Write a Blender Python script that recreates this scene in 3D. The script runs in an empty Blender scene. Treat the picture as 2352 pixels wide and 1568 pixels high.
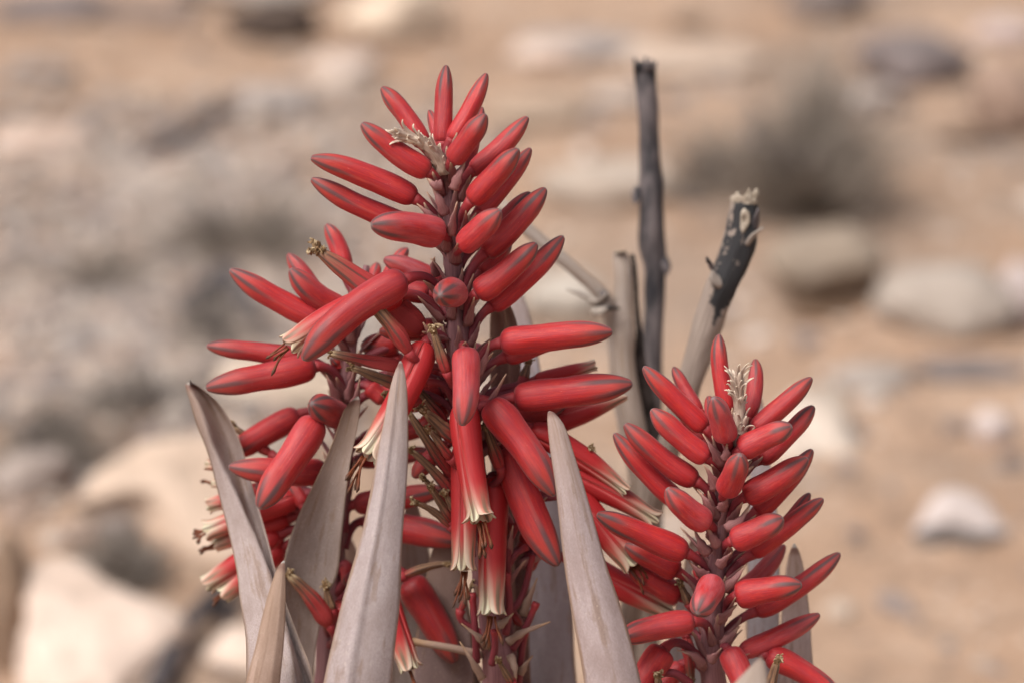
import bpy, math, random
from mathutils import Vector, Matrix, noise

R = math.radians
sc = bpy.context.scene
COL = sc.collection
random.seed(7)

# ------------------------------------------------------------------ camera
PITCH = R(18.0)
CAM = Vector((0, 0, 0.62))
FWD = Vector((0, math.cos(PITCH), -math.sin(PITCH)))
UPV = Vector((0, math.sin(PITCH), math.cos(PITCH)))
RGT = Vector((1, 0, 0))
DREF = 0.758                       # metres to the reference plane through the main spike
cd = bpy.data.cameras.new('camera'); cam = bpy.data.objects.new('camera', cd)
COL.objects.link(cam); sc.camera = cam
cam.location = CAM; cam.rotation_euler = (math.pi / 2 - PITCH, 0, 0)
cd.lens = 100.0; cd.sensor_width = 36.0; cd.clip_start = 0.02; cd.clip_end = 2000
cd.dof.use_dof = True; cd.dof.focus_distance = DREF - 0.010; cd.dof.aperture_fstop = 7.6

# ------------------------------------------------------------------ sky and sun (thin high cloud, soft light)
SUN_EL, SUN_AZ = R(58), R(-128)    # azimuth measured from +Y towards +X
w = bpy.data.worlds.new('World'); sc.world = w; w.use_nodes = True
nt = w.node_tree; nt.nodes.clear()
sky = nt.nodes.new('ShaderNodeTexSky'); sky.sky_type = 'NISHITA'; sky.sun_disc = False
sky.sun_elevation = SUN_EL; sky.sun_rotation = SUN_AZ
sky.air_density = 0.9; sky.dust_density = 6.0; sky.ozone_density = 0.6
hs = nt.nodes.new('ShaderNodeHueSaturation'); hs.inputs['Saturation'].default_value = 0.45
bg = nt.nodes.new('ShaderNodeBackground'); bg.inputs['Strength'].default_value = 0.066
ow = nt.nodes.new('ShaderNodeOutputWorld')
nt.links.new(sky.outputs[0], hs.inputs['Color']); nt.links.new(hs.outputs[0], bg.inputs[0]); nt.links.new(bg.outputs[0], ow.inputs[0])
sl = bpy.data.lights.new('sun', 'SUN'); sl.energy = 1.5; sl.angle = R(28); sl.color = (1.0, 0.965, 0.925)
sun = bpy.data.objects.new('sun', sl); COL.objects.link(sun)
sd = Vector((math.sin(SUN_AZ) * math.cos(SUN_EL), math.cos(SUN_AZ) * math.cos(SUN_EL), math.sin(SUN_EL)))
sun.rotation_euler = sd.to_track_quat('Z', 'Y').to_euler(); sun.location = sd * 5
sc.view_settings.view_transform = 'Standard'; sc.view_settings.look = 'None'
sc.view_settings.gamma = 1.0; sc.view_settings.exposure = 0.86
sc.view_settings.use_curve_mapping = False
sc.render.engine = 'CYCLES'; sc.cycles.use_denoising = True
sc.cycles.max_bounces = 6; sc.cycles.diffuse_bounces = 4

# ------------------------------------------------------------------ places: a point of the picture at a distance
def P(x, y, dz=0.0):
    """x, y on the 2352 x 1568 picture; dz millimetres nearer than the reference plane."""
    d = DREF - dz * 0.001
    k = 0.36 * d / 2352.0
    return CAM + FWD * d + RGT * ((x - 1176) * k) - UPV * ((y - 784) * k)
PXM = 0.36 * DREF / 2352.0         # metres per picture unit on the reference plane
CROP = {1: (660.4, 114.8), 2: (430.7, 488.1), 3: (890.1, 488.1), 4: (402.0, 832.6), 5: (861.3, 832.6),
        6: (402.0, 1108.8), 7: (918.8, 1108.8), 8: (1320.7, 746.5), 9: (1320.7, 1108.8), 10: (1148.5, 114.8),
        11: (1148.5, 516.8), 0: (0, 0)}
def cv(c, x, y):
    if c == 0: return x, y
    o = CROP[c]; return o[0] + x * 0.29297, o[1] + y * 0.29297
def cw(c, v): return v if c == 0 else v * 0.29297
def on_ground(x, y, z=0.0):
    r = (P(x, y) - CAM).normalized(); t = (z - CAM.z) / r.z
    return CAM + r * t
TOCAM = -FWD

# ------------------------------------------------------------------ materials
class NT:
    def __init__(s, name):
        s.m = bpy.data.materials.new(name); s.m.use_nodes = True
        s.t = s.m.node_tree; s.t.nodes.clear()
        s.out = s.t.nodes.new('ShaderNodeOutputMaterial'); s.b = s.t.nodes.new('ShaderNodeBsdfPrincipled')
        s.t.links.new(s.b.outputs[0], s.out.inputs[0])
    def put(s, sock, v):
        if hasattr(v, 'node'): s.t.links.new(v, sock)
        elif isinstance(v, (tuple, list)) and len(v) == 3 and sock.type == 'RGBA': sock.default_value = (*v, 1)
        else: sock.default_value = v
    def n(s, kind, out=0, ins=None, **kw):
        nd = s.t.nodes.new(kind)
        for k, v in kw.items(): setattr(nd, k, v)
        for k, v in (ins or {}).items(): s.put(nd.inputs[k], v)
        return nd.outputs[out]
    def ma(s, op, a, b=0.0, c=0.0, clamp=False):
        return s.n('ShaderNodeMath', 0, {0: a, 1: b, 2: c}, operation=op, use_clamp=clamp)
    def ss(s, v, lo, hi):
        return s.n('ShaderNodeMapRange', 0, {0: v, 1: lo, 2: hi, 3: 0.0, 4: 1.0}, interpolation_type='SMOOTHSTEP')
    def mix(s, f, a, b, mode='MIX'):
        nd = s.t.nodes.new('ShaderNodeMix'); nd.data_type = 'RGBA'; nd.blend_type = mode
        s.put(nd.inputs[0], f); s.put(nd.inputs[6], a); s.put(nd.inputs[7], b)
        return nd.outputs[2]
    def attr(s, name, out=1):
        return s.n('ShaderNodeAttribute', out, attribute_name=name)
    def sep(s, v):
        nd = s.t.nodes.new('ShaderNodeSeparateXYZ'); s.put(nd.inputs[0], v); return nd.outputs
    def com(s, x, y, z):
        return s.n('ShaderNodeCombineXYZ', 0, {0: x, 1: y, 2: z})
    def noise(s, vec, scale, detail=3.0, rough=0.55, out=0):
        return s.n('ShaderNodeTexNoise', out, {'Vector': vec, 'Scale': scale, 'Detail': detail, 'Roughness': rough})
    def vmul(s, v, k):
        return s.n('ShaderNodeVectorMath', 0, {0: v, 1: k}, operation='MULTIPLY')
    def vadd(s, v, k):
        return s.n('ShaderNodeVectorMath', 0, {0: v, 1: k}, operation='ADD')
    def oi(s, i): return s.n('ShaderNodeObjectInfo', i)
    def bump(s, h, st, dist=0.001):
        s.put(s.b.inputs['Normal'], s.n('ShaderNodeBump', 0, {'Strength': st, 'Distance': dist, 'Height': h}))
    def fin(s, col, rough=0.5, spec=0.5, **kw):
        s.put(s.b.inputs['Base Color'], col); s.put(s.b.inputs['Roughness'], rough); s.put(s.b.inputs['Specular IOR Level'], spec)
        for k, v in kw.items(): s.put(s.b.inputs[k.replace('_', ' ')], v)
        return s.m

def petal_base(m):
    bc = m.attr('bc'); x, y, t = m.sep(bc)
    rnd = m.oi(5)
    off = m.com(m.ma('MULTIPLY', rnd, 37.0), m.ma('MULTIPLY', rnd, 91.0), m.ma('MULTIPLY', rnd, 13.0))
    ang = m.ma('ARCTAN2', y, x)
    fine = m.noise(m.vadd(m.vmul(bc, (8.0, 8.0, 2.0)), off), 1.7, 5.0, 0.65)
    broad = m.noise(m.vadd(m.vmul(bc, (1.2, 1.2, 2.0)), off), 1.3, 3.0)
    return bc, t, ang, fine, broad, off, rnd

def mat_bud():
    m = NT('bud_skin'); bc, t, ang, fine, broad, off, rnd = petal_base(m)
    oc = m.sep(m.oi(1))            # object colour: r = waxy bloom, g = brightness, b = stripe strength
    c6 = m.ma('COSINE', m.ma('MULTIPLY', ang, 6.0)); c3 = m.ma('COSINE', m.ma('MULTIPLY', ang, 3.0))
    mot = m.noise(m.vadd(m.vmul(bc, (2.2, 2.2, 5.0)), off), 1.9, 5.0, 0.62)
    base = m.mix(m.ss(fine, 0.3, 0.72), (0.36, 0.008, 0.013), (0.56, 0.019, 0.016))
    base = m.mix(m.ma('MULTIPLY', m.ss(mot, 0.45, 0.72), 0.5), base, (0.32, 0.012, 0.030))
    base = m.mix(m.ma('MULTIPLY', m.ss(mot, 0.48, 0.28), 0.5), base, (0.60, 0.042, 0.020))
    base = m.mix(m.ss(t, 0.0, 0.10), (0.31, 0.016, 0.024), base)
    tipm = m.ss(t, 0.52, 0.98)
    base = m.mix(m.ma('MULTIPLY', tipm, 0.6), base, (0.52, 0.072, 0.045))
    # pale seams between the petals
    seam = m.ma('MULTIPLY', m.ss(m.ma('MULTIPLY', c3, -1.0), 0.88, 1.0), m.ss(t, 0.15, 0.5))
    base = m.mix(m.ma('MULTIPLY', seam, 0.22), base, (0.62, 0.16, 0.13))
    # waxy bloom: pinkish lilac
    bl = m.ma('MULTIPLY', m.ss(broad, 0.22, 0.72), m.ma('MULTIPLY', oc[0], 0.66))
    base = m.mix(bl, base, (0.54, 0.165, 0.19))
    # grey brown stripes down from the tip
    st0 = m.ma('ADD', m.ma('MULTIPLY', c3, -0.07), m.ma('MULTIPLY', m.ma('SUBTRACT', broad, 0.5), 0.34))
    along = m.ss(m.ma('ADD', t, st0), 0.50, 0.84)
    wid = m.ss(m.ma('ADD', c6, m.ma('MULTIPLY', m.ma('SUBTRACT', fine, 0.5), 1.0)), m.ma('SUBTRACT', 0.10, m.ma('MULTIPLY', tipm, 0.95)), 1.0)
    sm = m.ma('MULTIPLY', m.ma('MULTIPLY', along, wid), oc[2], clamp=True)
    base = m.mix(m.ma('MULTIPLY', sm, 0.94), base, m.mix(fine, (0.048, 0.026, 0.027), (0.125, 0.090, 0.098)))
    base = m.mix(m.ma('MULTIPLY', m.ma('MULTIPLY', m.ss(t, 0.82, 0.99), 0.55), oc[2]), base, (0.115, 0.066, 0.064))
    base = m.mix(m.ss(t, 0.982, 0.998), base, (0.22, 0.16, 0.155))
    # specks of dust and little scars
    vo = m.n('ShaderNodeTexVoronoi', 0, {'Vector': m.vadd(m.vmul(bc, (1.0, 1.0, 4.0)), off), 'Scale': 8.0})
    sp = m.ma('MULTIPLY', m.ma('LESS_THAN', vo, 0.10), m.ma('GREATER_THAN', fine, 0.53))
    base = m.mix(m.ma('MULTIPLY', sp, 0.6), base, (0.72, 0.45, 0.36))
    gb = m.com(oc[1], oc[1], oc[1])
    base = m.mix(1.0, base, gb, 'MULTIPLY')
    m.bump(m.ma('ADD', m.ma('ADD', fine, m.ma('MULTIPLY', mot, 0.6)), m.ma('ADD', m.ma('MULTIPLY', c6, 0.12), m.ma('MULTIPLY', sp, 0.6))), 0.30, 0.0006)
    return m.fin(base, m.ma('ADD', 0.36, m.ma('MULTIPLY', mot, 0.26)), 0.45, Sheen_Weight=0.09, Sheen_Roughness=0.45, Sheen_Tint=(1.0, 0.72, 0.76, 1),
                 Subsurface_Weight=0.12, Subsurface_Radius=(1.0, 0.16, 0.12), Subsurface_Scale=0.0016)

def mat_tepal(inner):
    m = NT('inner_petal' if inner else 'outer_petal')
    lc = m.attr('bc'); s, u, t0 = m.sep(lc)      # s across -1..1, u side, t along the whole flower
    oc = m.sep(m.oi(1)); t = m.ma('ADD', t0, m.ma('SUBTRACT', oc[0], 0.5))
    rnd = m.oi(5)
    fine = m.noise(m.vadd(m.vmul(lc, (6.0, 1.0, 2.0)), m.com(m.ma('MULTIPLY', rnd, 40.0), 0.0, 0.0)), 1.6, 3.0)
    a = m.ma('ABSOLUTE', s)
    aw = m.ma('ADD', a, m.ma('MULTIPLY', m.ma('SUBTRACT', fine, 0.5), 0.35))
    red = m.mix(fine, (0.36, 0.014, 0.020), (0.51, 0.030, 0.030))
    pale = m.mix(m.ss(t, 0.55, 0.97), (0.52, 0.12, 0.11), (0.66, 0.53, 0.40))
    if inner: pale = m.mix(m.ss(t, 0.55, 0.93), (0.55, 0.15, 0.13), (0.66, 0.60, 0.42))
    olive = m.mix(fine, (0.15, 0.10, 0.075), (0.26, 0.20, 0.12))
    mid = m.mix(m.ss(t, 0.62, 0.88), red, olive)
    if inner:
        col = m.mix(m.ss(aw, 0.14, 0.40), mid, pale)
    else:
        edge = m.ma('SUBTRACT', 1.08, m.ma('MULTIPLY', m.ss(t, 0.30, 1.0), 0.66))   # the red narrows towards the tip
        body = m.mix(m.ss(t, 0.55, 0.97), red, (0.62, 0.28, 0.20))
        body = m.mix(m.ma('MULTIPLY', m.ss(aw, 0.32, 0.10), m.ss(t, 0.60, 0.85)), body, olive)
        col = m.mix(m.ss(m.ma('SUBTRACT', aw, edge), -0.28, 0.16), body, pale)
    col = m.mix(m.ss(t0, 0.985, 1.0), col, (0.34, 0.22, 0.16))
    m.bump(fine, 0.12, 0.0005)
    return m.fin(col, 0.5, 0.4, Subsurface_Weight=0.15, Subsurface_Radius=(1.0, 0.3, 0.2), Subsurface_Scale=0.0015)

def mat_withered():
    m = NT('withered_petal'); bc, t, ang, fine, broad, off, rnd = petal_base(m)
    oc = m.sep(m.oi(1))            # r = how far the browning has run down
    c6 = m.ma('COSINE', m.ma('MULTIPLY', ang, 6.0))
    red = m.mix(fine, (0.28, 0.030, 0.032), (0.46, 0.045, 0.042))
    brown = m.mix(m.ss(fine, 0.3, 0.7), (0.12, 0.055, 0.035), (0.34, 0.20, 0.11))
    tt = m.ma('ADD', t, m.ma('MULTIPLY', m.ma('SUBTRACT', broad, 0.5), 0.3))
    col = m.mix(m.ss(m.ma('ADD', tt, oc[0]), 0.55, 1.0), red, brown)
    stp = m.ma('MULTIPLY', m.ss(m.ma('ADD', c6, m.ma('MULTIPLY', m.ma('SUBTRACT', fine, 0.5), 1.4)), 0.45, 0.95), m.ss(m.ma('ADD', tt, oc[0]), 0.25, 0.7))
    col = m.mix(m.ma('MULTIPLY', stp, 0.85), col, (0.075, 0.045, 0.035))
    col = m.mix(m.ss(m.ma('ADD', tt, m.ma('MULTIPLY', fine, 0.06)), 0.9, 1.02), col, (0.46, 0.34, 0.20))
    m.bump(m.ma('ADD', fine, m.ma('MULTIPLY', c6, 0.5)), 0.4, 0.0008)
    return m.fin(col, 0.62, 0.35)

def mat_simple(name, a, b, scale=120.0, rough=0.65, spec=0.35, bump=0.3, stretch=(1, 1, 1)):
    m = NT(name); tc = m.n('ShaderNodeTexCoord', 3)
    rnd = m.oi(5)
    f = m.noise(m.vadd(m.vmul(tc, stretch), m.com(rnd, rnd, rnd)), scale, 4.0)
    m.bump(f, bump, 0.0008)
    return m.fin(m.mix(m.ss(f, 0.32, 0.7), a, b), rough, spec)

def mat_grad(name, a, b, tip, rough=0.6):
    """stalk-like skin: a/b mottled along the strand, running to tip colour at its end"""
    m = NT(name); bc, t, ang, fine, broad, off, rnd = petal_base(m)
    col = m.mix(m.ss(fine, 0.3, 0.72), a, b)
    col = m.mix(m.ss(m.ma('ADD', t, m.ma('MULTIPLY', m.ma('SUBTRACT', broad, 0.5), 0.35)), 0.62, 0.98), col, tip)
    m.bump(fine, 0.3, 0.0006)
    return m.fin(col, rough, 0.4)

def mat_leaf():
    m = NT('aloe_leaf_skin'); lc = m.attr('lc'); s, t, mm = m.sep(lc)
    rnd = m.oi(5); tint = m.oi(1)
    v = m.com(m.ma('ADD', m.ma('MULTIPLY', s, 0.8), m.ma('MULTIPLY', rnd, 17.0)), m.ma('MULTIPLY', mm, 0.055), m.ma('MULTIPLY', rnd, 5.0))
    streak = m.noise(m.vmul(v, (2.6, 0.42, 1.0)), 1.4, 5.0, 0.55)
    blot = m.noise(m.vmul(v, (1.3, 1.0, 1.0)), 1.5, 4.0, 0.6)
    grain = m.noise(m.vmul(v, (9.0, 6.0, 1.0)), 5.0, 3.0, 0.7)
    line = m.noise(m.vmul(v, (3.0, 3.2, 1.0)), 2.4, 5.0, 0.62)
    col = m.mix(1.0, tint, m.mix(m.ss(blot, 0.25, 0.75), (0.80, 0.755, 0.735), (1.07, 1.07, 1.09)), 'MULTIPLY')
    col = m.mix(m.ma('MULTIPLY', m.ss(streak, 0.53, 0.72), 0.30), col, (0.20, 0.125, 0.088))
    col = m.mix(m.ma('MULTIPLY', m.ss(m.ma('MULTIPLY', blot, streak), 0.265, 0.36), 0.5), col, (0.23, 0.14, 0.09))
    # thin dry scratches
    scr = m.ma('MULTIPLY', m.ss(m.ma('ABSOLUTE', m.ma('SUBTRACT', line, 0.5)), 0.010, 0.0), m.ss(blot, 0.46, 0.6))
    col = m.mix(m.ma('MULTIPLY', scr, 0.6), col, (0.17, 0.11, 0.085))
    vo = m.n('ShaderNodeTexVoronoi', 0, {'Vector': m.vmul(v, (5.0, 3.5, 1.0)), 'Scale': 3.6})
    fleck = m.ma('MULTIPLY', m.ma('LESS_THAN', vo, 0.16), m.ma('GREATER_THAN', blot, 0.5))
    col = m.mix(m.ma('MULTIPLY', fleck, 0.5), col, (0.62, 0.52, 0.42))
    col = m.mix(1.0, col, m.mix(m.ss(grain, 0.25, 0.75), (0.83, 0.815, 0.80), (1.11, 1.11, 1.11)), 'MULTIPLY')
    edge = m.ss(m.ma('ADD', m.ma('ABSOLUTE', s), m.ma('MULTIPLY', m.ma('SUBTRACT', streak, 0.5), 0.25)), 0.86, 1.0)
    col = m.mix(m.ma('MULTIPLY', edge, 0.62), col, (0.37, 0.235, 0.155))
    col = m.mix(m.ma('MULTIPLY', m.ss(mm, 34.0, 3.0), 0.42), col, (0.36, 0.235, 0.16))
    tipd = m.ss(m.ma('ADD', mm, m.ma('MULTIPLY', grain, 2.0)), 5.2, 3.0)
    col = m.mix(m.ma('MULTIPLY', tipd, 0.75), col, (0.20, 0.10, 0.08))
    col = m.mix(m.ss(mm, 1.5, 0.8), col, (0.52, 0.47, 0.42))
    m.bump(m.ma('ADD', m.ma('ADD', m.ma('MULTIPLY', streak, 0.4), m.ma('MULTIPLY', grain, 0.6)), m.ma('MULTIPLY', fleck, 0.8)), 0.55, 0.0007)
    return m.fin(col, 0.58, 0.28)

def mat_stick(name, wood_a, wood_b, char, ragged=0.5):
    """char: share of the length from the broken top that the fire blackened (obj colour not used)"""
    m = NT(name); bc = m.attr('bc'); x, y, t = m.sep(bc); rnd = m.oi(5)
    g = m.noise(m.vadd(m.vmul(bc, (3.0, 3.0, 6.0)), m.com(rnd, rnd, rnd)), 1.7, 5.0, 0.62)
    fib = m.noise(m.vmul(bc, (9.0, 9.0, 5.0)), 1.5, 4.0)
    ptc = m.noise(m.vmul(bc, (1.1, 1.1, 26.0)), 1.2, 4.0, 0.6)
    wood = m.mix(m.ss(fib, 0.3, 0.7), wood_a, wood_b)
    black = m.mix(fib, (0.010, 0.010, 0.011), (0.065, 0.062, 0.065))
    c = m.ss(m.ma('ADD', m.ma('ADD', t, m.ma('MULTIPLY', m.ma('ABSOLUTE', m.ma('ADD', y, 0.25)), 0.12)), m.ma('MULTIPLY', m.ma('SUBTRACT', ptc, 0.5), ragged)), char + 0.012, char - 0.012)
    bare = m.ma('MULTIPLY', m.ss(m.ma('ADD', m.ma('ADD', m.ma('MULTIPLY', ptc, 0.5), m.ma('MULTIPLY', g, 0.5)), m.ma('MULTIPLY', y, 0.08)), 0.57, 0.61), 0.85)
    col = m.mix(m.ma('MULTIPLY', c, m.ma('SUBTRACT', 1.0, bare)), wood, black)
    m.bump(m.ma('ADD', fib, g), 0.6, 0.001)
    return m.fin(col, 0.75, 0.25)

def mat_rock():
    m = NT('weathered_limestone'); tc = m.n('ShaderNodeTexCoord', 3); rnd = m.oi(5); tint = m.oi(1)
    v = m.vadd(tc, m.com(m.ma('MULTIPLY', rnd, 9.0), rnd, rnd))
    a = m.noise(v, 14.0, 6.0, 0.6); b = m.noise(v, 70.0, 5.0, 0.65); lich = m.noise(v, 34.0, 4.0, 0.6)
    col = m.mix(1.0, tint, m.mix(m.ss(a, 0.3, 0.7), (0.80, 0.78, 0.76), (1.12, 1.12, 1.12)), 'MULTIPLY')
    col = m.mix(1.0, col, m.mix(m.ss(b, 0.3, 0.7), (0.86, 0.85, 0.84), (1.08, 1.08, 1.08)), 'MULTIPLY')
    col = m.mix(m.ma('MULTIPLY', m.ss(lich, 0.60, 0.68), 0.4), col, (0.22, 0.19, 0.17))
    m.bump(m.ma('ADD', a, b), 0.8, 0.004)
    return m.fin(col, 0.88, 0.25)

def mat_ground():
    m = NT('sandy_ground'); tc = m.n('ShaderNodeTexCoord', 3)
    a = m.noise(tc, 5.0, 6.0, 0.6); b = m.noise(tc, 26.0, 5.0, 0.6); c = m.noise(tc, 160.0, 4.0, 0.7); d = m.noise(m.vadd(tc, (3.3, 8.1, 0)), 2.6, 4.0, 0.55)
    col = m.mix(m.ss(a, 0.32, 0.68), (0.43, 0.278, 0.188), (0.55, 0.385, 0.28))
    col = m.mix(m.ma('MULTIPLY', m.ss(d, 0.50, 0.64), 0.6), col, (0.33, 0.255, 0.205))
    col = m.mix(m.ma('MULTIPLY', m.ss(b, 0.52, 0.66), 0.62), col, (0.25, 0.175, 0.13))
    col = m.mix(m.ma('MULTIPLY', m.ss(b, 0.42, 0.30), 0.5), col, (0.56, 0.44, 0.36))
    col = m.mix(1.0, col, m.mix(c, (0.72, 0.70, 0.68), (1.22, 1.22, 1.22)), 'MULTIPLY')
    m.bump(m.ma('ADD', b, m.ma('MULTIPLY', c, 0.5)), 0.9, 0.01)
    return m.fin(col, 0.95, 0.15)

def mat_pebble():
    m = NT('mixed_pebbles'); col = m.attr('pc', 0)
    tc = m.n('ShaderNodeTexCoord', 3); f = m.noise(tc, 220.0, 4.0)
    col = m.mix(1.0, col, m.mix(f, (0.75, 0.75, 0.75), (1.2, 1.2, 1.2)), 'MULTIPLY')
    m.bump(f, 0.5, 0.002)
    return m.fin(col, 0.9, 0.2)

M = dict(bud=mat_bud(), outer=mat_tepal(False), inner=mat_tepal(True), wither=mat_withered(),
         pedicel=mat_grad('pedicel_skin', (0.17, 0.022, 0.034), (0.27, 0.045, 0.058), (0.33, 0.030, 0.036), 0.5),
         stalk=mat_grad('stalk_skin', (0.17, 0.066, 0.076), (0.30, 0.15, 0.155), (0.21, 0.11, 0.11), 0.6),
         bract=mat_grad('bract_skin', (0.21, 0.075, 0.078), (0.36, 0.175, 0.165), (0.46, 0.29, 0.20), 0.62),
         drybract=mat_grad('dry_bract', (0.30, 0.19, 0.15), (0.42, 0.29, 0.22), (0.42, 0.26, 0.15), 0.7),
         tuft=mat_grad('dry_tuft', (0.36, 0.25, 0.20), (0.62, 0.48, 0.38), (0.78, 0.66, 0.52), 0.7),
         frayed=mat_grad('frayed_tip', (0.11, 0.06, 0.028), (0.33, 0.20, 0.09), (0.50, 0.38, 0.23), 0.7),
         stamen=mat_grad('stamen', (0.22, 0.055, 0.012), (0.13, 0.03, 0.012), (0.085, 0.045, 0.028), 0.5),
         leaf=mat_leaf(), rock=mat_rock(), ground=mat_ground(), pebble=mat_pebble(),
         charred=mat_simple('charred_wood', (0.026, 0.025, 0.029), (0.15, 0.125, 0.125), 210.0, 0.75, 0.3, 0.9, (1, 1, 0.25)),
         burnt=mat_stick('burnt_end_wood', (0.25, 0.195, 0.165), (0.46, 0.37, 0.31), 0.36, 0.22),
         pale=mat_stick('pale_dead_wood', (0.33, 0.235, 0.165), (0.54, 0.47, 0.43), -3.0, 0.1),
         pith=mat_simple('broken_wood', (0.22, 0.17, 0.125), (0.54, 0.46, 0.37), 400.0, 0.8, 0.2, 0.6),
         hollow=mat_simple('dark_bark', (0.030, 0.024, 0.022), (0.075, 0.06, 0.055), 300.0, 0.8, 0.2, 0.5),
         twig=mat_simple('grey_twigs', (0.26, 0.22, 0.19), (0.42, 0.36, 0.31), 60.0, 0.85, 0.2, 0.3),
         mattwig=mat_simple('pale_twigs', (0.29, 0.24, 0.20), (0.42, 0.355, 0.30), 60.0, 0.85, 0.2, 0.3),
         darktwig=mat_simple('dark_twigs', (0.10, 0.084, 0.08), (0.20, 0.17, 0.16), 60.0, 0.85, 0.2, 0.3))

# ------------------------------------------------------------------ building
WL = {}                                     # world place of every object's origin
def mk(name, verts, faces, mat, parent=None, origin=None, attr=None, color=None, label=None, cat=None, group=None, kind=None, smooth=True, solid=0.0):
    o0 = origin if origin is not None else (verts[0] if verts else Vector())
    me = bpy.data.meshes.new(name)
    me.from_pydata([tuple(v - o0) for v in verts], [], faces)
    if smooth: me.polygons.foreach_set('use_smooth', [True] * len(me.polygons))
    if attr:
        an, data = attr
        at = me.attributes.new(an, 'FLOAT_COLOR' if an == 'pc' else 'FLOAT_VECTOR', 'POINT')
        if an == 'pc': at.data.foreach_set('color', [c for d in data for c in d])
        else: at.data.foreach_set('vector', [c for d in data for c in d])
    me.materials.append(mat); me.update()
    ob = bpy.data.objects.new(name, me); COL.objects.link(ob)
    if parent is not None:
        ob.parent = parent; ob.location = o0 - WL[parent.name]
    else: ob.location = o0
    WL[ob.name] = o0.copy()
    if color: ob.color = color
    if solid:
        md = ob.modifiers.new('thickness', 'SOLIDIFY'); md.thickness = solid; md.offset = 0
    for k, v in (('label', label), ('category', cat), ('group', group), ('kind', kind)):
        if v: ob[k] = v
    return ob
def empty(name, loc, label, cat, group=None):
    e = bpy.data.objects.new(name, None); COL.objects.link(e); e.location = loc; e.empty_display_size = 0.05
    WL[e.name] = Vector(loc); e['label'] = label; e['category'] = cat
    if group: e['group'] = group
    return e

def interp(tab, t):
    """smooth interpolation of a table [(t, v), ...]"""
    if t <= tab[0][0]: return tab[0][1]
    for i in range(len(tab) - 1):
        a, b = tab[i], tab[i + 1]
        if t <= b[0]:
            f = (t - a[0]) / (b[0] - a[0])
            p0 = tab[i - 1] if i > 0 else a; p3 = tab[i + 2] if i + 2 < len(tab) else b
            h = b[0] - a[0]
            m0 = (b[1] - p0[1]) / (b[0] - p0[0]) * h if b[0] > p0[0] else 0
            m1 = (p3[1] - a[1]) / (p3[0] - a[0]) * h if p3[0] > a[0] else 0
            f2, f3 = f * f, f * f * f
            return (2 * f3 - 3 * f2 + 1) * a[1] + (f3 - 2 * f2 + f) * m0 + (-2 * f3 + 3 * f2) * b[1] + (f3 - f2) * m1
    return tab[-1][1]
def chord(pts):
    """centripetal parameters 0..1 along a run of points"""
    s = [0.0]
    for a, b in zip(pts, pts[1:]): s.append(s[-1] + max(1e-4, (b - a).length) ** 0.6)
    return [q / s[-1] for q in s]
def spline(pts, n, par=None):
    """smooth curve through points, n samples"""
    par = par or chord(pts); tx, ty, tz = ([(par[i], p[k]) for i, p in enumerate(pts)] for k in range(3))
    return [Vector((interp(tx, i / (n - 1)), interp(ty, i / (n - 1)), interp(tz, i / (n - 1)))) for i in range(n)]
def bez(a, b, c, d, n):
    r = []
    for i in range(n):
        t = i / (n - 1); u = 1 - t
        r.append(a * u ** 3 + b * (3 * u * u * t) + c * (3 * u * t * t) + d * t ** 3)
    return r
def frames(path):
    fr = []; nrm = None
    for i, p in enumerate(path):
        tg = (path[min(i + 1, len(path) - 1)] - path[max(i - 1, 0)]).normalized()
        if nrm is None:
            nrm = TOCAM - tg * TOCAM.dot(tg)
            if nrm.length < 0.25: nrm = UPV - tg * UPV.dot(tg)
        else: nrm = nrm - tg * nrm.dot(tg)
        nrm.normalize(); fr.append((tg, nrm.copy(), tg.cross(nrm)))
    return fr
def sweep(path, rad, nseg=12, shape=None, roll=0.0, ts=None):
    """tube along path; rad(t); shape(a, t) multiplies; returns verts, faces, attr"""
    V, F, A = [], [], []; fr = frames(path); n = len(path)
    for i, p in enumerate(path):
        t = ts[i] if ts else i / (n - 1)
        r = rad(t); tg, a1, a2 = fr[i]
        for k in range(nseg):
            a = 2 * math.pi * k / nseg
            q = r * (shape(a, t) if shape else 1.0)
            V.append(p + a1 * (q * math.cos(a + roll)) + a2 * (q * math.sin(a + roll)))
            A.append((math.cos(a), math.sin(a), t))
    for i in range(n - 1):
        for k in range(nseg):
            k2 = (k + 1) % nseg
            F.append((i * nseg + k, i * nseg + k2, (i + 1) * nseg + k2, (i + 1) * nseg + k))
    F.append(tuple(range(nseg))[::-1]); F.append(tuple((n - 1) * nseg + k for k in range(nseg)))
    return V, F, A
def join(parts):
    V, F, A = [], [], []
    for v, f, a in parts:
        o = len(V); V += v; A += a; F += [tuple(i + o for i in q) for q in f]
    return V, F, A
def ribbon(path, wid, up, cup=0.0, nx=5, twist=0.0):
    """flat strip along path, width wid(t), its face towards up"""
    V, F, A = [], [], []; n = len(path)
    for i, p in enumerate(path):
        t = i / (n - 1); tg = (path[min(i + 1, n - 1)] - path[max(i - 1, 0)]).normalized()
        sd_ = tg.cross(up)
        if sd_.length < 1e-6: sd_ = tg.orthogonal()
        sd_.normalize(); fc = sd_.cross(tg).normalized()
        if twist:
            q = Matrix.Rotation(twist * t, 3, tg); sd_ = q @ sd_; fc = q @ fc
        hw = wid(t)
        for k in range(nx):
            s = -1 + 2 * k / (nx - 1)
            V.append(p + sd_ * (hw * s) + fc * (cup * hw * s * s)); A.append((s, 0.3, t))
    for i in range(n - 1):
        for k in range(nx - 1):
            F.append((i * nx + k, i * nx + k + 1, (i + 1) * nx + k + 1, (i + 1) * nx + k))
    return V, F, A

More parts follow.
